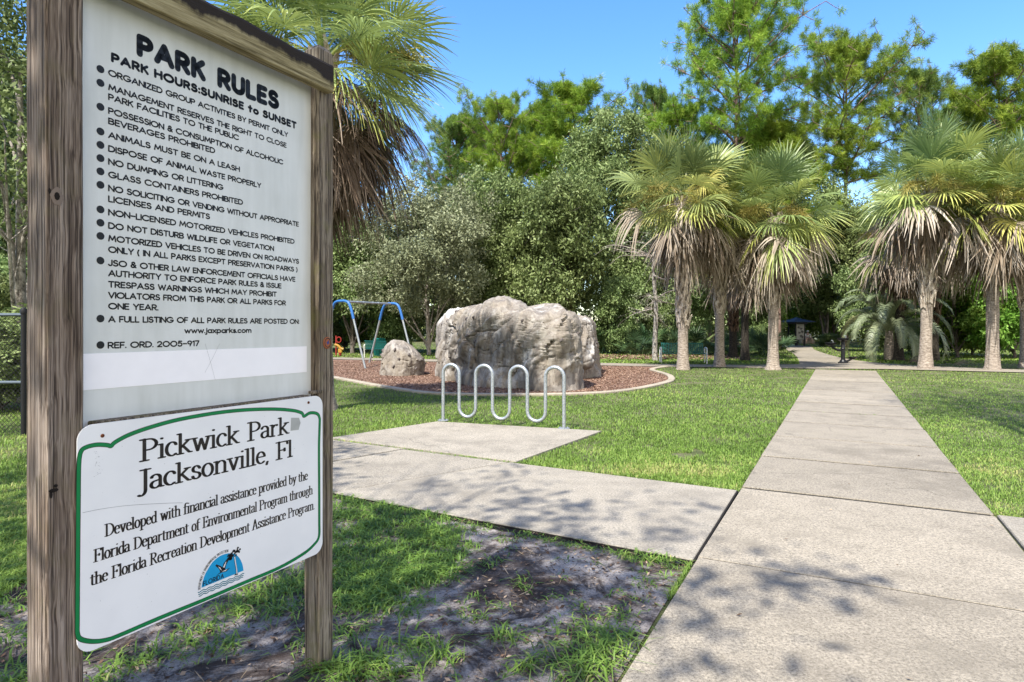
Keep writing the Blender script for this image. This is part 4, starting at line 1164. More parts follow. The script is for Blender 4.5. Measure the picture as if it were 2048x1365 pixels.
# --- saw palmettos under the trees
def palmetto(seed):
    rs = np.random.RandomState(seed); parts = []
    for i in range(20):
        el = rs.uniform(.25, 1.35); a = i * 2.39996
        d = np.array([math.cos(a) * math.cos(el), math.sin(a) * math.cos(el), math.sin(el)])
        up = np.array([-math.cos(a) * math.sin(el), -math.sin(a) * math.sin(el), math.cos(el)]) + rs.normal(0, .4, 3)
        parts.append(fan(rs, np.array([rs.normal(0, .25), rs.normal(0, .25), 0]), d, up, rs.uniform(.6, .85), 1.7, 16, rs.uniform(.7, 1.3), .25, .1, np.clip(rs.normal(.4, .2), 0, 1)))
    return [('fan_leaves', gather(parts, 'fan_leaves', M['palmetto']))]
pm = [palmetto(3), palmetto(4)]
PMS = [(6.6, 34.5, 1.0), (7.8, 36, 1.15), (9.3, 34.5, .95), (10.6, 36.5, 1.2), (12.2, 35.5, 1.0), (13.6, 33.5, .95), (14.6, 36.5, 1.1), (5.2, 36.5, 1.2), (11.4, 34.0, .8), (3.6, 37, 1.1), (16.9, 44, .8)]
PL = ['saw palmetto clump close to the right of the big boulder', 'saw palmetto clump left of the pale bare tree', 'saw palmetto clump right behind the pale bare tree', 'taller saw palmetto clump behind the bench left end', 'saw palmetto clump seen above the bench middle', 'saw palmetto clump right of the bench', 'saw palmetto clump between the shaded palm trunks', 'dark saw palmetto clump behind the boulder right top', 'small saw palmetto at the edge of the leaf covered soil', 'saw palmetto hidden mostly behind the boulder', 'small saw palmetto left of the winding path']
for i, ((x, y, s), lab) in enumerate(zip(PMS, PL)):
    plant('saw_palmetto', lab, 'shrub', pm[i % 2], (x, y, LOW), i * 1.7, s, 'saw palmettos under the trees')

# --- the wood behind
oak = [broadleaf(101, 10, 9.5, 2.6, .20, 820, 66, .24, 2.2, M['oakleaf'], M['oakbark']), broadleaf(102, 10, 9.5, 2.4, .20, 820, 66, .24, 1.8, M['oakleaf'], M['oakbark']),
       broadleaf(103, 10, 9, 2.8, .15, 900, 66, .20, 1.7, M['greyleaf'], M['greybark']), broadleaf(104, 15, 9.5, 3.0, .22, 900, 62, .24, 2.0, M['oakleaf'], M['oakbark'])]
low_tree = [broadleaf(111, 6, 6.5, .8, .12, 420, 60, .24, .3, M['brightleaf'], M['oakbark']), broadleaf(112, 6, 6.5, .7, .12, 420, 60, .24, .2, M['oakleaf'], M['oakbark'])]
pines = [pine(201, 20, 9, 9, 950, M['pineleaf'], .36), pine(202, 20, 10, 10.5, 1150, M['pineleaf'], .35), pine(203, 20, 8, 7, 1250, M['pineleaf'], .37), pine(204, 20, 10, 8, 1050, M['darkpine'], .35)]
NM = ('trunk', 'crown')
def tree(kind, variants, label, cat, px, Y, top, wpx, H0, W0, rot, group):
    """put a tree so that it stands at distance Y under the photograph's column px, as tall and wide as there"""
    h = EYE + (657 - top) / 1250 * Y; w = wpx / 1250 * Y
    plant(kind, label, cat, list(zip(NM, variants)), ((px - 1024) / 1250 * Y, Y, LOW), rot, (w / W0, w / W0, h / H0), group)
OG, PG, BG = 'oaks at the edge of the wood', 'pines above the wood', 'leafy trees and bushes round the lawn'
tree('oak_tree', oak[0], 'dark green oak behind the swing frame', 'tree', 705, 37, 425, 250, 10, 9.5, .3, OG)
tree('oak_tree', oak[2], 'grey leaved oak with a thin leaning trunk left of the big boulder', 'tree', 858, 34.5, 372, 290, 10, 9, 1.2, OG)
tree('oak_tree', oak[1], 'green oak rising behind the left top of the big boulder', 'tree', 985, 39, 375, 270, 10, 9.5, 2.4, OG)
tree('oak_tree', oak[0], 'broad oak behind the middle of the big boulder', 'tree', 1095, 37, 362, 290, 10, 9.5, 4.1, OG)
tree('oak_tree', oak[3], 'tallest oak, reaching up to the sky right of the bright rounded pine', 'tree', 1215, 41, 225, 270, 15, 9.5, 5.0, OG)
tree('oak_tree', oak[0], 'oak showing between the left palm crowns', 'tree', 1330, 42, 330, 270, 10, 9.5, .9, OG)
tree('oak_tree', oak[1], 'oak behind the left palms, right of the pale bare tree', 'tree', 1420, 40, 400, 240, 10, 9.5, 3.3, OG)
tree('oak_tree', oak[3], 'dark oak between the tallest pine and its right neighbour', 'tree', 1555, 48, 235, 230, 15, 9.5, 2.0, OG)
tree('oak_tree', oak[1], 'oak beyond the far end of the winding path', 'tree', 1650, 60, 430, 260, 10, 9.5, 1.0, OG)
tree('oak_tree', oak[0], 'oak filling the gap behind the right palms', 'tree', 1760, 46, 410, 260, 10, 9.5, 5.6, OG)
tree('oak_tree', oak[3], 'oak behind the rightmost palms', 'tree', 1960, 44, 330, 280, 15, 9.5, 4.4, OG)
tree('oak_tree', oak[2], 'grey green oak partly hidden by the sign far post', 'tree', 590, 38, 400, 260, 10, 9, 4.0, OG)
for i, (px, Y, top, w, v, lab) in enumerate([(500, 39, 420, 270, 1, 'oak behind the sign boards, left of the far post'), (400, 42, 390, 280, 0, 'oak hidden behind the middle of the sign boards'), (300, 40, 400, 280, 1, 'oak hidden behind the left of the sign boards'), (190, 37, 380, 280, 0, 'oak hidden behind the near post of the sign')]):
    tree('oak_tree', oak[v], lab, 'tree', px, Y, top, w, 10, 9.5, i * 1.9 + .4, OG)
tree('pine_tree', pines[0], 'open pine just right of the near palm, its trunk showing against the sky', 'tree', 1010, 52, 205, 190, 20, 9, .5, PG)
tree('pine_tree', pines[2], 'yellow green pine between the open pine and the rounded pine', 'tree', 1065, 57, 225, 190, 20, 8, 3.7, PG)
tree('pine_tree', pines[3], 'pine partly hidden behind the near palm', 'tree', 905, 56, 235, 190, 20, 10, 1.5, PG)
tree('pine_tree', pines[2], 'bright yellow green rounded pine above the middle of the wood', 'tree', 1140, 50, 180, 230, 20, 8, 2.2, PG)
tree('pine_tree', pines[3], 'short pine with a bent top between the rounded pine and the tallest pine', 'tree', 1310, 54, 175, 150, 20, 10, 3.2, PG)
tree('pine_tree', pines[1], 'tallest pine, standing clear against the sky with a broad open crown', 'tree', 1470, 45, 5, 290, 20, 10, .2, PG)
tree('pine_tree', pines[1], 'broad leaning pine right of the tallest one', 'tree', 1690, 49, 98, 270, 20, 10, 4.0, PG)
tree('pine_tree', pines[2], 'bright lower pine between the two palm groups', 'tree', 1556, 46, 245, 200, 20, 8, 5.1, PG)
tree('pine_tree', pines[3], 'dark green pine above the right palms', 'tree', 1840, 52, 140, 190, 20, 10, 2.9, PG)
tree('pine_tree', pines[2], 'dense pine at the right edge of the picture', 'tree', 2010, 47, 108, 230, 20, 8, .9, PG)
tree('pine_tree', pines[0], 'pine right of the near palm low in the gap', 'tree', 955, 60, 250, 200, 20, 9, 4.2, PG)
tree('pine_tree', pines[0], 'yellowish pine behind the left palm crowns', 'tree', 1375, 50, 215, 190, 20, 9, 5.5, PG)
tree('pine_tree', pines[3], 'pine hidden mostly by the right palm crowns', 'tree', 1920, 56, 200, 200, 20, 10, .1, PG)
for i, (px, Y, top, w, v, lab) in enumerate([(1915, 32, 520, 200, 0, 'bright leafy bush behind the straight pale palm'), (2030, 31, 500, 210, 0, 'bright leafy bush right of the palm with crossed leaf bases'), (1945, 34, 505, 150, 1, 'darker leafy bush between the two bright ones'), (1830, 36, 535, 160, 1, 'dark leafy bush behind the pindo palm'),
        (1735, 40, 520, 150, 1, 'dark bush left of the pindo palm'), (1670, 64, 540, 130, 0, 'bright small tree right of the map kiosk'), (1560, 64, 545, 140, 0, 'bright small tree left of the map kiosk'), (1615, 74, 540, 120, 0, 'bright small tree straight behind the map kiosk'),
        (1510, 48, 560, 130, 1, 'dark bush behind the shaggy palm'), (2090, 31, 470, 170, 1, 'dark bush at the right edge of the picture'), (745, 42, 600, 110, 0, 'bright bush seen through the swing frame'), (690, 44, 590, 110, 1, 'dark bush behind the swing frame post'), (1075, 43, 560, 130, 1, 'low oak bush over the boulder top'),
        (1225, 37, 560, 140, 1, 'dark bush right of the boulder'), (1290, 39, 575, 120, 1, 'dark bush behind the pale bare tree'), (930, 38, 590, 130, 1, 'dark bush left behind the boulder'), (1662, 50, 668, 60, 1, 'low dark bush left of the drinking fountain'), (800, 37, 560, 120, 1, 'dark bush above the small boulder')]):
    tree('leafy_bush', low_tree[v], lab, 'bush', px, Y, top, w, 6, 6.5, i * 1.3, BG)

# the pale bare tree by the bench
def bare_tree(seed):
    rr = random.Random(seed); rs = np.random.RandomState(seed); mb = MB()
    P = [Vector(p) for p in smooth_path([(0, 0, -.2), (-.03, 0, .6), (.03, 0, 2.4), (-.10, 0, 4.3), (.1, 0, 6.4)], 5)]
    mb.tube(P, [.19 if i < 2 else .145 * (1 - .7 * i / len(P)) for i in range(len(P))], 9, False)
    tr = mb.mesh('trunk', M['palebark'], True)
    mb = MB(); tips = []
    for k in range(26):
        s = P[rr.randint(9, len(P) - 1)]; a = rr.uniform(0, 2 * PI); L = rr.uniform(1.0, 2.2)
        Q = limb(mb, s, s + Vector((math.cos(a) * L, math.sin(a) * L, rr.uniform(-.55, .7))), .035, .008, rr, .2, 4, 5)
        for j in range(9):
            st = Q[rr.randint(1, 5)]; e = st + Vector((rr.gauss(0, .45), rr.gauss(0, .45), rr.uniform(-.5, .25)))
            q = limb(mb, st, e, .010, .004, rr, .3, 3, 3); tips.append(np.array(e))
    tips = np.array(tips)[::3]
    V, F, T = leaf_cloud(rs, tips + np.array([0, 0, .2]), np.full(len(tips), .25), 16, .12)
    return [('trunk', tr), ('bare_branches', mb.mesh('bare_branches', M['greybark'])), ('sparse_leaves', fast_mesh('sparse_leaves', V, [F], T, False, M['greyleaf']))]
plant('bare_tree', 'slim pale tree with bare grey twigs at the left end of the slatted bench', 'tree', bare_tree(5), base(1311, 722), 0)

# far wood: one dark mass that closes the gaps
def far_wood():
    rs = np.random.RandomState(77); n = 5200
    x = rs.uniform(-75, 95, n); y = 66 + rs.uniform(0, 10, n) + .02 * x; hmax = 8.5 + 2.5 * np.sin(x * .21) + 1.5 * np.sin(x * .53 + 1)
    z = rs.uniform(0, 1, n) ** .85 * hmax
    C = np.stack([x, y, z], 1)
    return leaf_cloud(rs, C, rs.uniform(.9, 1.5, n), 20, .62)
V, F, T = far_wood()
tag(link('far_wood', fast_mesh('far_wood', V, [F], T, False, M['oakleaf'])), 'far wood closing the view', None, None, 'stuff')

# trees on the left, beyond the chain link fence
pale = broadleaf(131, 8.5, 5.5, 4.5, .13, 420, 52, .13, 2.6, M['oakleaf'], M['palebark'])
plant('birch_tree', 'slim tree with mottled pale bark behind the chain link fence', 'tree', list(zip(NM, pale)), (-9.75, 12.4, LOW), .4, (1, 1, 1.05), BG)
tree('oak_tree', oak[1], 'oak in the left distance beyond the fence', 'tree', 60, 22, 300, 480, 10, 9.5, 2.2, OG)
tree('oak_tree', oak[0], 'taller oak at the left edge beyond the fence', 'tree', -60, 19, 90, 420, 10, 9.5, 5.2, OG)
tree('leafy_bush', low_tree[1], 'tall bush at the left edge behind the fence', 'bush', -10, 17, 520, 330, 6, 6.5, .7, BG)
tree('leafy_bush', low_tree[1], 'low dark hedge plant right behind the fence mesh', 'bush', 0, 11.3, 625, 330, 6, 6.5, 4.1, BG)
tree('leafy_bush', low_tree[1], 'dark bush close behind the fence corner post', 'bush', 40, 15, 560, 200, 6, 6.5, 2.7, BG)

# big trees behind the viewer: they shade the sign and dapple the walk
shade = broadleaf(141, 11, 8.0, 4.0, .20, 125, 40, .17, 5.2, M['oakleaf'], M['oakbark'])
plant('oak_tree', 'large oak behind the viewer that shades the park sign', 'tree', list(zip(NM, shade)), (-3.7, -.9, LOW), .5, .92)
plant('oak_tree', 'large oak left of the viewer that dapples the side walk', 'tree', list(zip(NM, shade)), (-6.6, 2.2, LOW), 2.5, (.85, .85, .85))
plant('oak_tree', 'oak right of the viewer that shades a patch of the right lawn', 'tree', list(zip(NM, shade)), (4.5, 3.4, LOW), 4.5, (.60, .60, 1.75))
# ------------------------------------------------------------------ boulders
def boulder(seed, outline, hfun, centre, nu=400, nv=170, e1=.14, e2=.55, amp=1.0):
    """moulded rock: a closed outline, steep fluted sides and a rolling top"""
    O = np.array(smooth_path(outline, 10, True)); c = np.array(centre)
    d = O - c; ang = np.unwrap(np.arctan2(d[:, 1], d[:, 0])); rad = np.linalg.norm(d, axis=1)
    if ang[-1] < ang[0]: ang = ang[::-1]; rad = rad[::-1]
    th = np.linspace(0, 2 * PI, nu, endpoint=False)
    rr_ = np.interp(th, np.concatenate([ang - 2 * PI, ang, ang + 2 * PI]), np.tile(rad, 3))
    V = []
    for j in range(nv + 1):
        ph = (j / nv) ** 1.0 * PI / 2
        f = math.cos(ph) ** e1 if j < nv else 0.0; zz = math.sin(ph) ** e2
        for k in range(nu):
            x = c[0] + math.cos(th[k]) * rr_[k] * f; y = c[1] + math.sin(th[k]) * rr_[k] * f
            z = hfun(x, y) * zz
            p = Vector((x, y, z))
            sl = x * .80 - z * .62; al = x * .62 + z * .80                     # across and along the slanting folds
            big = noise.fractal(Vector((x * .55 + seed, y * .55, z * .5)), .9, 2.0, 2) * .26
            wv = noise.fractal(Vector((sl * .9, y * .6 + seed, al * .45)), .9, 2.0, 3)
            n1 = noise.noise(Vector((sl * 2.3 + wv * .8, y * 1.1 + seed, al * .42)))
            fold = (1 - abs(n1) * 2.0) * .13
            n2 = noise.noise(Vector((sl * 5.2 + wv * 1.6, y * 2.4, al * 1.0 + seed)))
            fold += (1 - abs(n2) * 2.2) * .045
            w1 = noise.fractal(Vector((sl * 1.5 + 7, y + seed, al * .8)), .9, 2.0, 3)
            w2 = noise.fractal(Vector((sl * 3.4, y * 2 + 5, al * 2.4 + seed)), .9, 2.0, 2)
            crack = -.075 * math.exp(-(w1 / .035) ** 2) - .035 * math.exp(-(w2 / .04) ** 2)
            # ledges: the surface steps out and is undercut
            lz = (z * 1.25 + wv * .9 + .2 * math.sin(x * 1.7)) % 1.0
            led = .10 * (lz / .86 if lz < .86 else (1 - lz) / .14) * max(0, min(1, .5 + big * 4))
            vq = Vector((sl * 1.05 + wv * .25, y * .8 + seed, al * .62)); vd, vp = noise.voronoi(vq)
            hsh = noise.cell_vector(vp[0] * 37.0); tilt = Vector((hsh[0] - .5, hsh[1] - .5, hsh[2] - .5))
            facet = ((hsh[0] - .5) * .11 + (vq - vp[0]).dot(tilt) * .40) * (1 - .75 * zz ** 5)
            edge = vd[1] - vd[0]; facet -= .05 * math.exp(-(edge / .05) ** 2)
            fine = noise.fractal(p * 6 + Vector((seed, 0, 0)), .8, 2.0, 3) * .010
            wob = big; crease = fold * .7 + crack * .8 + led * .6 + facet - .10
            cave = 0.0
            if CAVE:
                for (hx, hy, hz, hr, dep) in CAVE:
                    dd = ((x - hx) ** 2 + (y - hy) ** 2 + ((z - hz) * .8) ** 2) / hr ** 2
                    cave -= dep * math.exp(-dd * 1.6)
            off = (wob + crease + fine) * amp + cave
            out = Vector((math.cos(th[k]), math.sin(th[k]), 0)) * (1 - zz ** 6) + Vector((0, 0, 1)) * zz ** 6
            p += out * off * (1 if j < nv else .6)
            if j == 0: p.z = -.15
            V.append(p)
    F = []
    for j in range(nv):
        for k in range(nu):
            l = (k + 1) % nu; F.append((j * nu + k, j * nu + l, (j + 1) * nu + l, (j + 1) * nu + k))
    mb = MB(); mb.add(V, F)
    return mb, V, nu, nv
CAVE = [(-.55, 15.2, .75, .75, .42), (.15, 14.7, .35, .5, .30), (1.9, 16.2, .9, .55, .25), (-.9, 16.0, .4, .6, .25)]
BO = [(-2.35, 19.6), (-1.95, 18.1), (-1.45, 16.6), (-.75, 15.35), (.05, 14.85), (.75, 14.35), (1.35, 14.45), (1.78, 15.6), (1.45, 17.1), (2.3, 18.3), (2.75, 20.2), (2.85, 21.6), (1.8, 23.0), (0, 23.2), (-1.6, 22.6), (-2.4, 21.2)]
def bh(x, y): return 1.93 + .36 * math.exp(-((x + .15) ** 2 / .45 + (y - 17.2) ** 2 / 4)) + .05 * math.sin(x * 2.4 + y) - .10 * max(0, x - 1.3) - .06 * max(0, -x - 1.0)
root = thing('climbing_boulder', 'big moulded grey tan climbing boulder standing in the red brown mulch', 'boulder', (0, 0, 0))
mbd, BV, nu, nv = boulder(3.3, BO, bh, (.2, 18.2))
mbd.build('rock_body', M['rock'], root, True, 60)
def holds(V, nu, nv, root, n, seed):
    rr = random.Random(seed); k = 0; done = []
    while k < n:
        j = rr.randint(4, int(nv * .72)); i = rr.randint(0, nu - 1); p = V[j * nu + i]
        a, b = V[j * nu + (i + 1) % nu], V[(j + 1) * nu + i]
        nrm = (a - p).cross(b - p)
        if nrm.length < 1e-9: continue
        nrm.normalize()
        if nrm.y > .25 or any((p - q).length < .24 for q in done) or p.z < .12: continue
        done.append(p); mb = MB(); t = nrm.orthogonal().normalized(); s = nrm.cross(t); r = rr.uniform(.03, .055)
        VV = []
        for q, (f, o) in enumerate(((1, -.02), (1.05, .02), (.6, .045))):
            for m_ in range(7):
                e = 2 * PI * m_ / 7; g = f * r * (1 + .25 * math.sin(e * 2 + k))
                VV.append(p + t * g * math.cos(e) + s * g * .75 * math.sin(e) + nrm * o)
        mb.add(VV, [(q * 7 + m_, q * 7 + (m_ + 1) % 7, q * 7 + 7 + (m_ + 1) % 7, q * 7 + 7 + m_) for q in range(2) for m_ in range(7)] + [tuple(range(14, 21))])
        mb.build('climbing_hold', M['hold'] if rr.random() < .75 else M['rock'], root, True); k += 1
holds(BV, nu, nv, root, 52, 2)
CAVE = []
SB = [(-4.12, 19.6), (-3.7, 19.15), (-3.2, 19.05), (-2.72, 19.5), (-2.75, 20.4), (-3.3, 20.9), (-3.95, 20.7)]
def sh(x, y): return .42 + .70 * math.exp(-(max(0, abs(x + 3.60) - .16) ** 2 / .26 + (y - 19.9) ** 2 / 1.2))
root = thing('climbing_rock', 'small pointed tan climbing rock in the mulch beside the swing frame', 'boulder', (0, 0, 0))
mbd, BV, nu, nv = boulder(8.1, SB, sh, (-3.45, 19.9), 180, 90, .22, .6, .5)
mbd.build('rock_body', M['rock'], root, True, 60)
holds(BV, nu, nv, root, 12, 6)

# ------------------------------------------------------------------ bike rack: one bent tube
A, B = Vector((-1.08, 9.80, 0)), Vector((.75, 9.02, 0))
root = thing('bike_rack', 'galvanised wave bike rack bolted to the concrete pad', 'bike rack', A)
dv = (B - A); L = dv.length; dv.normalize(); w = L / 7; r = w / 2; top = .885; low = .085
pts = [(0, .0), (0, .25), (0, .5)]
for h in range(4):
    x0 = h * 2 * w
    pts += [(x0 + r - r * math.cos(a), top - r + r * math.sin(a)) for a in np.linspace(0, PI, 13)]
    if h < 3:
        pts += [(x0 + w, .6), (x0 + w, .4)]
        x1 = x0 + w
        pts += [(x1 + r - r * math.cos(a), low + r - r * math.sin(a)) for a in np.linspace(0, PI, 13)]
        pts += [(x1 + w, .4), (x1 + w, .6)]
pts += [(7 * w, .5), (7 * w, .25), (7 * w, 0)]
mb = MB(); mb.tube([dv * x + Vector((0, 0, z)) for x, z in pts], .0255, 12); mb.build('bent_tube', M['galv'], root, True)
for x in (0, 7 * w):
    mb = MB(); mb.lathe([(.001, .004), (.085, .004), (.085, .012), (.03, .014)], 20, dv * x); pb = mb.build('base_plate', M['galv'], root, True, 30)
    for k in range(3):
        mb = MB(); a = k * 2.1 + .5; mb.lathe([(.011, .012), (.011, .024), (.004, .027)], 6, dv * x + Vector((.062 * math.cos(a), .062 * math.sin(a), 0))); mb.build('bolt', M['galv'], pb)

# ------------------------------------------------------------------ swing frame
a1, a2 = Vector((-6.41, 23.5, 0)), Vector((-5.0, 25.85, 0)); H = 2.46
root = thing('swing_frame', 'swing frame with bent blue corners and bare steel legs in the mulch', 'swing set', (a1 + a2) / 2)
o = (a1 + a2) / 2; bd = (a2 - a1).normalized(); pd = Vector((bd.y, -bd.x, 0))
mb = MB(); mb.tube([a1 - o + Vector((0, 0, H)), a2 - o + Vector((0, 0, H))], .04, 10); beam = mb.build('top_beam', M['galv'], root, True)
for t in (.3, .42, .6, .72):
    mb = MB(); p = (a1 - o).lerp(a2 - o, t) + Vector((0, 0, H)); mb.tube([p - bd * .03, p + bd * .03], .055, 10); mb.build('hanger', M['galv'], beam, True)
for e in (a1, a2):
    c = e - o
    P = [c + pd * x + Vector((0, 0, z)) for x, z in smooth_path([(-.62, H - .66), (-.50, H - .30), (-.36, H - .06), (-.16, H + .01), (0, H + .01), (.16, H + .01), (.36, H - .06), (.50, H - .30), (.62, H - .66)], 4)]
    mb = MB(); mb.tube(P, .052, 10); mb.build('blue_corner', M['bluepaint'], root, True)
    for s in (-1, 1):
        mb = MB(); mb.tube([c + pd * s * .60 + Vector((0, 0, H - .60)), c + pd * s * 1.25 + Vector((0, 0, LOW - .1))], .040, 10); mb.build('leg', M['galv'], root, True)

# ------------------------------------------------------------------ slatted benches with tubular ends
def bench(label, loc, rot, L=1.85):
    root = thing('park_bench', label, 'bench', loc, rot, 'slatted park benches')
    n = 26
    mb = MB()
    for k in range(n):
        x = -L / 2 + .08 + (L - .16) * k / (n - 1)
        mb.box((x, 0, .44), (.038, .42, .012)); 
    mb.box((0, -.20, .425), (L - .1, .03, .03)); mb.box((0, .20, .425), (L - .1, .03, .03))
    mb.build('seat', M['greenpaint'], root)
    mb = MB()
    for k in range(n):
        x = -L / 2 + .08 + (L - .16) * k / (n - 1)
        P = [(x, .215, .46), (x, .24, .60), (x, .285, .84)]
        mb.add([(p[0] + sx * .019, p[1] + sy, p[2]) for p in P for sx, sy in ((-1, 0), (1, 0), (1, .012), (-1, .012))], [(i * 4 + q, i * 4 + (q + 1) % 4, i * 4 + 4 + (q + 1) % 4, i * 4 + 4 + q) for i in range(2) for q in range(4)] + [(8, 9, 10, 11), (3, 2, 1, 0)])
    mb.tube([(-L / 2 + .05, .30, .84), (L / 2 - .05, .30, .84)], .018, 8); mb.tube([(-L / 2 + .05, .235, .47), (L / 2 - .05, .235, .47)], .014, 8)
    mb.build('backrest', M['greenpaint'], root)
    for s in (-1, 1):
        x = s * (L / 2)
        mb = MB(); mb.tube(smooth_path([(x, -.26, -.02), (x, -.27, .3), (x, -.27, .55), (x, -.20, .65), (x, -.05, .665), (x, .15, .665), (x, .26, .63), (x, .28, .5), (x, .26, .25), (x, .26, -.02)], 4), .028, 10)
        mb.box((x * .985, 0, .425), (.04, .46, .04)); mb.build('end_frame', M['cream'], root, True)
    return root
bench('blue green slatted bench between the pale bare tree and the yellowish palm', (7.20, 26.3, LOW), PI - PI - .12)
bench('dark green slatted bench seen at an angle through the swing frame', (-6.6, 31.2, LOW), 2.5, 1.7)
# a litter bin of vertical slats
root = thing('litter_bin', 'dark green slatted litter bin beside the angled bench', 'trash can', (-7.05 + .0, 33.2, LOW))
mb = MB(); mb.lathe([(.20, .05), (.25, .3), (.26, .75), (.24, .76)], 20); mb.build('liner', M['blackpaint'], root, True)
mb = MB()
for k in range(22):
    a = 2 * PI * k / 22; c, s = math.cos(a), math.sin(a)
    mb.tube([(.24 * c, .24 * s, .02), (.285 * c, .285 * s, .35), (.30 * c, .30 * s, .80), (.33 * c, .33 * s, .86)], .026, 5)
mb.build('slat_body', M['greenpaint'], root)
mb = MB(); mb.lathe([(.33, .86), (.34, .90), (.26, .96), (.12, .96)], 24, cap=False); mb.build('rim', M['greenpaint'], root, True)
# red and yellow play piece at the sign post's edge
root = thing('spring_rider', 'small red and yellow play rider just right of the sign far post', 'play equipment', (-9.4, 33.4, LOW))
root.scale = (.72, .72, .72)
mb = MB(); mb.tube([(0, 0, 0), (0, 0, 1.5)], .05, 8); mb.build('pole', M['redpaint'], root, True)
mb = MB(); mb.tube([(.03 + .17 + .17 * math.cos(a), 0, 1.2 + .2 * math.sin(a)) for a in np.linspace(-PI, PI, 17)], .035, 6); mb.build('ring', M['redpaint'], root, True)
mb = MB(); mb.tube(smooth_path([(-.1, 0, .85), (.15, 0, .75), (.35, 0, .55), (.55, 0, .5)], 4), [.10] * 13, 8); mb.box((.3, 0, .38), (.3, .16, .3), bev=.03); mb.build('seat', M['yellowpaint'], root, True)
mb = MB(); mb.tube([(.3 + .1 * math.cos(a), .1 * math.sin(a), .02 + a * .0087) for a in np.linspace(0, 8 * PI, 60)], .02, 5); mb.build('spring', M['redpaint'], root, True)

# ------------------------------------------------------------------ drinking fountain
p = gp(1686, 728, LOW); root = thing('drinking_fountain', 'black pedestal drinking fountain with three bowls where the paths cross', 'drinking fountain', p)
mb = MB(); mb.lathe([(.20, 0), (.20, .06), (.14, .09), (.12, .14), (.085, .18), (.075, .60), (.10, .63), (.08, .66), (.075, .92), (.11, .96)], 18); mb.build('pedestal', M['blackpaint'], root, True, 35)
mb = MB(); mb.lathe([(.06, .93), (.20, .99), (.235, 1.05), (.235, 1.08), (.20, 1.08), (.14, 1.03), (.01, 1.02)], 22); b_ = mb.build('upper_bowl', M['blackpaint'], root, True, 35)
mb = MB(); mb.tube(smooth_path([(.12, 0, 1.04), (.12, 0, 1.13), (.09, 0, 1.16), (.05, 0, 1.15)], 4), .018, 7); mb.build('spout', M['galv'], b_, True)
mb = MB(); mb.tube(smooth_path([(-.07, 0, .56), (-.25, 0, .58), (-.42, 0, .68), (-.52, 0, .78)], 4), .045, 8); mb.build('arm', M['blackpaint'], root, True)
mb = MB(); mb.lathe([(.05, .74), (.18, .80), (.215, .86), (.215, .89), (.18, .89), (.12, .84), (.01, .83)], 22, (-.52, 0, 0)); b_ = mb.build('side_bowl', M['blackpaint'], root, True, 35)
mb = MB(); mb.tube(smooth_path([(-.42, 0, .86), (-.42, 0, .95), (-.45, 0, .97), (-.49, 0, .96)], 4), .016, 7); mb.build('spout', M['galv'], b_, True)
mb = MB(); mb.tube(smooth_path([(.07, 0, .10), (.22, .02, .12), (.36, .03, .20)], 4), .045, 8); mb.lathe([(.03, .18), (.13, .22), (.17, .27), (.17, .29), (.13, .29), (.01, .25)], 20, (.42, .03, 0)); mb.build('dog_bowl', M['blackpaint'], root, True, 35)

# ------------------------------------------------------------------ map kiosk
p = gp(1598, 692.5, LOW); root = thing('map_kiosk', 'map kiosk with a slate blue hipped roof beside the winding path', 'kiosk', p, .25)
for x, y in ((-.42, -.12), (.42, -.12), (.42, .75), (-.42, .75)):
    mb = MB(); mb.box((x, y, 1.05), (.10, .10, 2.2), bev=.01); mb.build('leg', M['blackpaint'], root)
mb = MB(); h = 1.02; q = .34
V = [(-h, -h + .3, 1.98), (h, -h + .3, 1.98), (h, h + .3, 1.98), (-h, h + .3, 1.98), (-h, -h + .3, 2.02), (h, -h + .3, 2.02), (h, h + .3, 2.02), (-h, h + .3, 2.02), (-q, -q + .3, 2.22), (q, -q + .3, 2.22), (q, q + .3, 2.22), (-q, q + .3, 2.22), (0, .3, 2.40)]
F = [(3, 2, 1, 0)] + [(i, (i + 1) % 4, 4 + (i + 1) % 4, 4 + i) for i in range(4)] + [(4 + i, 4 + (i + 1) % 4, 8 + (i + 1) % 4, 8 + i) for i in range(4)] + [(8 + i, 8 + (i + 1) % 4, 12) for i in range(4)]
mb.add(V, F)
for i in range(4):
    mb.tube([V[4 + i], V[8 + i], V[12]], .03, 5)
mb.build('roof', M['roofblue'], root)
mb = MB(); mb.box((0, .3, 1.90), (1.2, 1.2, .16), bev=.02); mb.build('roof_frame', M['blackpaint'], root)
mb = MB(); mb.box((0, -.13, 1.18), (.80, .05, 1.28), bev=.01); bd_ = mb.build('map_board', M['map'], root)
mb = MB(); rr = random.Random(3)
for cx, cz in ((-.15, 1.55), (.1, 1.45), (.18, 1.2), (-.1, 1.1), (.05, .85), (.2, .75)):
    mb.add([(cx + rr.uniform(.07, .16) * math.cos(a), -.157, cz + rr.uniform(.06, .16) * math.sin(a)) for a in np.linspace(0, 2 * PI, 11)[:-1]], [tuple(range(10))])
mb.build('map_drawing', M['mapink'], bd_)

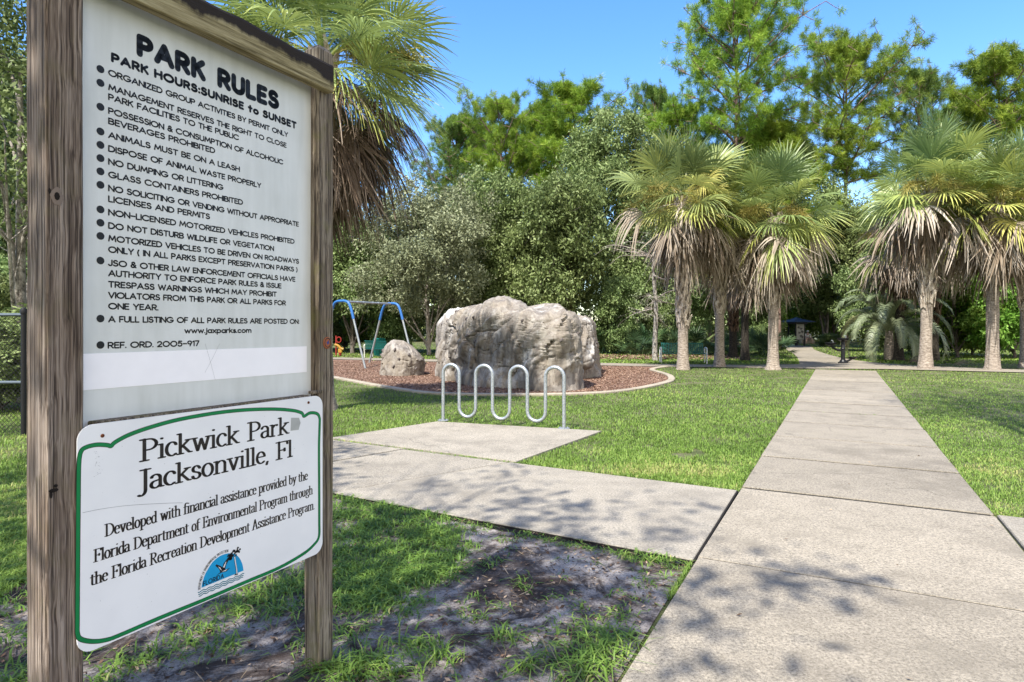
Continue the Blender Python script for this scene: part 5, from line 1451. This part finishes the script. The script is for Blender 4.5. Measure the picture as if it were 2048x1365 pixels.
# ------------------------------------------------------------------ person sitting beyond the kiosk
def skin_body(name, verts, edges, radii, mat, parent):
    me = bpy.data.meshes.new(name); me.from_pydata(verts, edges, [])
    o = bpy.data.objects.new(name, me); COL.objects.link(o); o.parent = parent
    md = o.modifiers.new('skin', 'SKIN'); sv = me.skin_vertices[0].data
    for s, r in zip(sv, radii): s.radius = (r, r) if not hasattr(r, '__len__') else r
    sv[0].use_root = True
    md.use_smooth_shade = True
    o.modifiers.new('sub', 'SUBSURF').render_levels = 1
    me.materials.append(mat); return o
p = Vector(((1614 - 1024) / 1250 * 60, 60, LOW))
seat = thing('stone_seat', 'low pale stone seat under the person in white beyond the kiosk', 'seat', p)
mb = MB(); mb.box((0, .05, .2), (1.3, .5, .4), bev=.05); mb.build('seat_block', M['curb'], seat)
root = thing('person', 'person in a white shirt and pale shorts sitting forward beyond the kiosk', 'person', p + Vector((0, -.05, .40)))
Vb = [(0, 0, .12), (0, .02, .34), (0, -.04, .52), (0, -.08, .60), (0, -.10, .70), (0, -.11, .78),
      (-.11, -.08, .10), (-.26, -.42, .12), (-.27, -.40, -.34), (-.27, -.52, -.38), (.11, -.08, .10), (.26, -.42, .12), (.27, -.40, -.34), (.27, -.52, -.38),
      (-.20, -.04, .50), (-.30, -.16, .30), (-.20, -.38, .20), (.20, -.04, .50), (.30, -.16, .30), (.20, -.38, .20)]
Eb = [(0, 1), (1, 2), (2, 3), (3, 4), (4, 5), (0, 6), (6, 7), (7, 8), (8, 9), (0, 10), (10, 11), (11, 12), (12, 13), (2, 14), (14, 15), (15, 16), (2, 17), (17, 18), (18, 19)]
Rb = [.14, .13, .13, .055, .10, .07, .10, .065, .042, .04, .10, .065, .042, .04, .06, .045, .032, .06, .045, .032]
body = skin_body('body', Vb, Eb, Rb, M['skin'], root)
skin_body('shirt', [(0, 0, .12), (0, .02, .34), (0, -.04, .52), (-.20, -.04, .50), (-.29, -.14, .34), (.20, -.04, .50), (.29, -.14, .34)], [(0, 1), (1, 2), (2, 3), (3, 4), (2, 5), (5, 6)], [.165, .155, .145, .085, .07, .085, .07], M['whitecloth'], root)
skin_body('shorts', [(0, 0, .10), (-.11, -.08, .10), (-.24, -.36, .12), (.11, -.08, .10), (.24, -.36, .12)], [(0, 1), (1, 2), (0, 3), (3, 4)], [.155, .125, .095, .125, .095], M['pinkcloth'], root)
mb = MB(); mb.lathe([(.17, .765), (.17, .775), (.10, .79), (.095, .86), (.04, .885)], 16, (0, -.10, 0)); mb.build('hat', M['whitecloth'], root, True, 40)

# ------------------------------------------------------------------ chain link fence on the left
fx, fy = -6.68, 8.55
root = thing('chain_link_fence', 'black chain link fence with grey rails at the left edge', 'fence', (fx, fy, LOW))
for x in (0, -3.0):
    mb = MB(); mb.tube([(x, 0, -.2), (x, 0, 1.70)], .034, 10); mb.lathe([(.04, 1.68), (.045, 1.72), (.03, 1.755), (.005, 1.765)], 10, (x, 0, 0)); mb.build('post', M['wire'], root, True, 40)
for z in (1.665, .74):
    mb = MB(); mb.tube([(0, 0, z), (-3.0, 0, z)], .022, 8); mb.build('rail', M['railgrey'], root, True)
mb = MB(); st = .062; H0, H1 = .04, 1.64; W0 = 3.0; hh = H1 - H0
k = -hh
while k < W0:
    for s in (0, 1):
        a = max(0, k); b = min(W0, k + hh)
        if b > a:
            z0 = (a - k); z1 = (b - k)
            if s: z0, z1 = hh - z0, hh - z1
            A = Vector((-a, .024 + .004 * s, H0 + z0)); B = Vector((-b, .024 + .004 * s, H0 + z1))
            mb.tube([A, B], .0032, 3, False)
    k += st
mb.build('wire_mesh', M['wire'], root)

# ------------------------------------------------------------------ fallen fronds, cap in the dirt
def fallen(label, loc, rot, seed, tint):
    rs = np.random.RandomState(seed)
    parts = [fan(rs, np.array([0, 0, .06]), (1, 0, .22), (rs.uniform(-.2, .2), .4, 1), .75, 1.25, 26, .45, .35, .2, tint)]
    parts[0] = (parts[0][0], parts[0][1], parts[0][2])
    root = thing('fallen_frond', label, 'palm frond', loc, rot, 'fallen palm fronds')
    link('frond_blade', gather(parts, 'frond_blade', M['deadfrond']), None, root)
fallen('dry tan palm frond lying on the lawn edge right of the straight pale palm', gp(1880, 734, LOW), -.2, 4, .85)
fallen('dark brown palm frond heaped behind the dry tan one', gp(1885, 728, LOW), .5, 9, .1)
fallen('dark brown palm frond lying against the foot of the straight pale palm', gp(1872, 729, LOW), 2.6, 12, .15)
p = gp(1356, 1132, LOW); root = thing('irrigation_cap', 'small black irrigation cap in the dirt corner by the path', 'cap', p)
mb = MB(); mb.lathe([(.022, -.02), (.022, .022), (.018, .026), (.002, .027)], 14); mb.build('cap_body', M['blackpaint'], root, True, 40)

# ------------------------------------------------------------------ grass
def inside(P, poly):
    poly = np.array(poly); x, y = P[:, 0], P[:, 1]; r = np.zeros(len(P), bool); j = len(poly) - 1
    for i in range(len(poly)):
        xi, yi = poly[i]; xj, yj = poly[j]
        c = ((yi > y) != (yj > y)) & (x < (xj - xi) * (y - yi) / (yj - yi + 1e-12) + xi)
        r ^= c; j = i
    return r
def clear(P, m=.0):
    s = P @ DP; t = P @ DN
    bad = (t > PATH_L - m) & (t < PATH_R + m) & (s < 24.6)
    bad |= (t > 1.0) & (t < 5.0) & (s > 4.18 - m) & (s < 6.06 + m)
    for q in SIDE_SLABS: bad |= inside(P, q)
    bad |= inside(P, PAD) | inside(P, MULCH)
    cp = near + far_[::-1]; bad |= inside(P, cp)
    bad |= inside(P, list(map(tuple, wl)) + list(map(tuple, wr))[::-1])
    return ~bad
def vnoise(P, sc, seed):
    """cheap smooth value noise in numpy"""
    rs = np.random.RandomState(seed); T = rs.uniform(0, 1, (64, 64)); q = P / sc
    i = np.floor(q).astype(int); f = q - i; f = f * f * (3 - 2 * f)
    g = lambda a, b: T[(i[:, 0] + a) % 64, (i[:, 1] + b) % 64]
    return (g(0, 0) * (1 - f[:, 0]) + g(1, 0) * f[:, 0]) * (1 - f[:, 1]) + (g(0, 1) * (1 - f[:, 0]) + g(1, 1) * f[:, 0]) * f[:, 1]
def blades(rs, P, h, w, lean, z=LOW, tint=None):
    """P (n,2) roots; every blade bends over -> V, quads, tris"""
    n = len(P); a = rs.uniform(0, 2 * PI, n); d = np.stack([np.cos(a), np.sin(a), np.zeros(n)], 1)
    s = np.stack([-d[:, 1], d[:, 0], np.zeros(n)], 1) * (w / 2)[:, None]
    ln_ = lean * rs.uniform(.4, 1.4, n)
    b = np.concatenate([P, np.full((n, 1), z - .005)], 1)
    m1 = b + d * (h * ln_ * .30)[:, None] + np.array([0, 0, 1.0]) * (h * .55)[:, None]
    t = b + d * (h * ln_)[:, None] + np.array([0, 0, 1.0]) * (h * np.clip(1.05 - ln_ * .45, .25, 1))[:, None]
    V = np.stack([b + s, b - s, m1 - s * .85, m1 + s * .85, t], 1).reshape(-1, 3)
    k = np.arange(n)[:, None] * 5
    return V, k + np.array([0, 1, 2, 3]), k + np.array([3, 2, 4]), tint
def lawn(name, label, P, h, w, lean, mat, seed, tint):
    rs = np.random.RandomState(seed)
    V, Q, T3, _ = blades(rs, P, h, w, lean)
    tt = np.concatenate([tint, tint])
    tag(link(name, fast_mesh(name, V, [Q, T3], tt, False, M[mat])), label, None, None, 'stuff')
rs = np.random.RandomState(900)
def sample(rs, n, y0, y1, margin=1.5, power=1.0):
    """roots spread so that the picture is covered evenly: denser near the viewer"""
    u = rs.uniform(0, 1, n); y = 1 / (1 / y0 + (1 / y1 - 1 / y0) * u)
    x = rs.uniform(-.86, .86, n) * y + rs.uniform(-margin, margin, n)
    return np.stack([x, y], 1)
def dirtmask(P): return inside(P, DIRT)
P = sample(rs, 700000, 3.4, 30)
P = P[clear(P, .02) & ~dirtmask(P)]
P = P[rs.uniform(0, 1, len(P)) < np.clip(.35 + 1.2 * vnoise(P, .45, 1) * 1.0, 0, 1)]
D = P[:, 1]
bare = vnoise(P, .9, 4) * .6 + vnoise(P, .28, 5) * .4
keep = (bare > .12) | (D > 9)
P = P[keep]; D = D[keep]
patch = vnoise(P, 1.6, 2) * .6 + vnoise(P, .35, 3) * .4
right = (P @ DN > 1.0)
hh_ = np.where(right, .036, .046) * rs.uniform(.6, 1.5, len(P)) * (.7 + .6 * patch)
ww_ = np.clip(.0025 + .00060 * D, .0035, .016) * rs.uniform(.7, 1.3, len(P))
tint = np.clip(.18 + np.where((D < 8.5) & (vnoise(P, .5, 9) > .58), .20, 0) + .62 * patch + rs.normal(0, .16, len(P)) + np.where(right, .08, 0), 0, 1)
lawn('lawn_grass', 'green lawn grass', P, hh_, ww_, .95, 'grass', 11, tint)
P = sample(rs, 60000, 26, 62); P = P[clear(P)]
lawn('far_lawn_grass', 'grass of the far lawns', P, rs.uniform(.05, .10, len(P)), np.full(len(P), .045), .9, 'grass', 12, np.clip(rs.normal(.5, .2, len(P)), 0, 1))
# weedy grass in the bare dirt: a thick patch by the far post, tufts elsewhere
Q = []; Tn = []; Hh = []
rr = random.Random(31)
def tuft(x, y, n, r, h, t):
    q = rs.normal(0, r, (n, 2)) + np.array([x, y]); Q.append(q); Hh.append(h * rs.uniform(.5, 1.25, n)); Tn.append(np.clip(t + rs.normal(0, .17, n), 0, 1))
def at(px, py): p = gp(px, py, LOW); return p.x, p.y
for k in range(250):                                                   # the thick patch, outlined by pixels of the photo
    px = rr.uniform(640, 905); lo = 985 if px < 800 else 1000 + (px - 800) * .35; hi = 1215 - max(0, px - 760) * .45
    x, y = at(px, rr.uniform(lo, max(lo + 10, hi))); tuft(x, y, rr.randint(22, 40), .055, .075, .36)
for px, py, n, r, h in [(955, 1055, 60, .07, .06), (1000, 1042, 40, .05, .05), (900, 1068, 50, .06, .06), (930, 1100, 60, .07, .06), (1010, 1080, 40, .05, .05), (1050, 1068, 26, .05, .04), (975, 1130, 45, .06, .05), (1045, 1170, 40, .05, .05), (1112, 1195, 36, .05, .04), (1130, 1090, 30, .05, .04), (1100, 1082, 26, .04, .04),
        (1290, 1120, 80, .06, .07), (1330, 1125, 70, .05, .07), (1365, 1118, 50, .04, .07), (1255, 1118, 40, .05, .06), (1292, 1168, 50, .05, .04), (1240, 1230, 50, .05, .05), (1180, 1248, 50, .07, .05), (1205, 1300, 150, .08, .09), (1160, 1340, 170, .10, .10), (1220, 1270, 80, .07, .07), (1130, 1275, 60, .08, .05),
        (1010, 1280, 55, .035, .08), (1050, 1340, 46, .035, .08), (880, 1315, 70, .05, .09), (830, 1290, 60, .05, .07), (740, 1330, 90, .06, .10), (700, 1355, 80, .05, .10), (790, 1355, 70, .06, .08), (700, 1270, 50, .05, .07), (770, 1230, 70, .08, .07), (720, 1225, 80, .07, .08), (830, 1210, 60, .06, .07),
        (940, 1235, 40, .06, .05), (560, 1180, 120, .09, .09), (520, 1205, 120, .09, .09), (590, 1170, 110, .08, .09), (480, 1225, 100, .08, .08), (560, 1225, 90, .08, .07), (440, 1300, 80, .06, .07), (390, 1270, 70, .06, .07), (330, 1310, 60, .06, .07), (260, 1330, 70, .06, .07), (220, 1360, 60, .05, .06), (610, 1290, 50, .05, .06), (650, 1345, 60, .05, .09)]:
    x, y = at(px, py); tuft(x, y, n, r, h, .5)
for k in range(150):                                                   # stray small weeds
    x, y = rr.uniform(-2.9, 1.3), rr.uniform(1.9, 5.4)
    if dirtmask(np.array([[x, y]]))[0] and clear(np.array([[x, y]]), .03)[0]: tuft(x, y, rr.randint(5, 16), .03, .05, .45)
for k in range(420):                                                   # edge grass along the side walk and the near left ground
    t = rr.random()
    if k < 90: x = WL[0][0] + (WL[1][0] - WL[0][0]) * t - .03; y = WL[0][1] + (WL[1][1] - WL[0][1]) * t - rr.uniform(.02, .12); n = rr.choice([0, 4, 8, 16])
    else: x, y = rr.uniform(-4.2, -1.9), rr.uniform(2.0, 6.6); n = rr.randint(20, 50)
    if n and clear(np.array([[x, y]]), .01)[0]: tuft(x, y, n, .06 if k >= 90 else .03, .07 if k >= 90 else .045, .4)
P = np.concatenate(Q); hh_ = np.concatenate(Hh); tn = np.concatenate(Tn); ok = clear(P, .012); P, hh_, tn = P[ok], hh_[ok], tn[ok]
lawn('weed_grass', 'weedy grass tufts in the bare dirt', P, hh_, np.clip(rs.normal(.0080, .002, len(P)), .003, .013), 1.65, 'weed', 13, tn)

# grass that creeps along slab edges and joints
E_ = []
for s in np.arange(6.2, 24, .02):
    for t in (PATH_L - .015, PATH_R + .015):
        if rr.random() < .8: E_.append(pt(s + rr.uniform(-.02, .02), t + rr.uniform(-.03, .02)))
for (a, b), pn in zip(((.1, .32), (.55, .72)), (12.1, 12.1)):
    for k in range(50): E_.append(pt(pn + rr.uniform(-.02, .02), PATH_L + (PATH_R - PATH_L) * rr.uniform(a, b)))
for k in range(120):
    t = rr.random(); E_.append((WU[1][0] + (WU[2][0] - WU[1][0]) * (t * .5), WU[1][1] + (WU[2][1] - WU[1][1]) * (t * .5)))
P = np.array(E_); lawn('edge_grass', 'grass creeping over the slab edges', P, rs.uniform(.03, .07, len(P)), np.full(len(P), .008), 1.2, 'grass', 14, np.clip(rs.normal(.45, .2, len(P)), 0, 1))

# dry leaves, twigs and chips lying about
def flakes(name, label, P, size, mat, seed, z=LOW + .012, elong=.45):
    rs = np.random.RandomState(seed); n = len(P); a = rs.uniform(0, 2 * PI, n); L = size * rs.uniform(.5, 1.6, n)
    d = np.stack([np.cos(a), np.sin(a), rs.normal(0, .25, n)], 1) * L[:, None]; s = np.stack([-np.sin(a), np.cos(a), rs.normal(0, .3, n)], 1) * (L * elong)[:, None]
    zz = np.full(n, z) if not hasattr(z, '__len__') else z
    c = np.concatenate([P, zz[:, None] + rs.uniform(0, .01, (n, 1))], 1)
    V = np.stack([c - d * .5, c + s * .5, c + d * .5, c - s * .5], 1).reshape(-1, 3)
    tag(link(name, fast_mesh(name, V, [np.arange(n * 4).reshape(-1, 4)], rs.uniform(0, 1, n), False, M[mat])), label, None, None, 'stuff')
P = np.stack([rs.uniform(-3, 1.4, 9000), rs.uniform(1.8, 5.6, 9000)], 1); P = P[dirtmask(P) & clear(P, .01)]
flakes('leaf_litter', 'dry leaf bits on the bare dirt', P, .022, 'litter', 21, LOW + .010)
P = np.stack([rs.uniform(-3, 1.4, 2600), rs.uniform(1.8, 5.6, 2600)], 1); P = P[dirtmask(P) & clear(P, .01)]
flakes('twig_litter', 'thin twigs and needles on the bare dirt', P, .07, 'litter', 22, LOW + .012, .05)
P = np.stack([rs.uniform(-9, 5, 150000), rs.uniform(13.5, 28, 150000)], 1); P = P[inside(P, MULCH)]
flakes('mulch_chips', 'loose mulch chips of the play area', P, .040, 'chip', 23, LOW + .02)
P = np.stack([rs.uniform(2, 12, 5000), rs.uniform(29.5, 35, 5000)], 1)
flakes('fallen_leaves', 'fallen leaves under the trees', P, .12, 'chip', 24, LOW + .02)
P = np.array([pt(rs.uniform(1.5, 20), rs.uniform(PATH_L + .05, PATH_R - .05)) for k in range(46)])
flakes('path_litter', 'small leaf bits on the path', P, .025, 'litter', 25, .006)
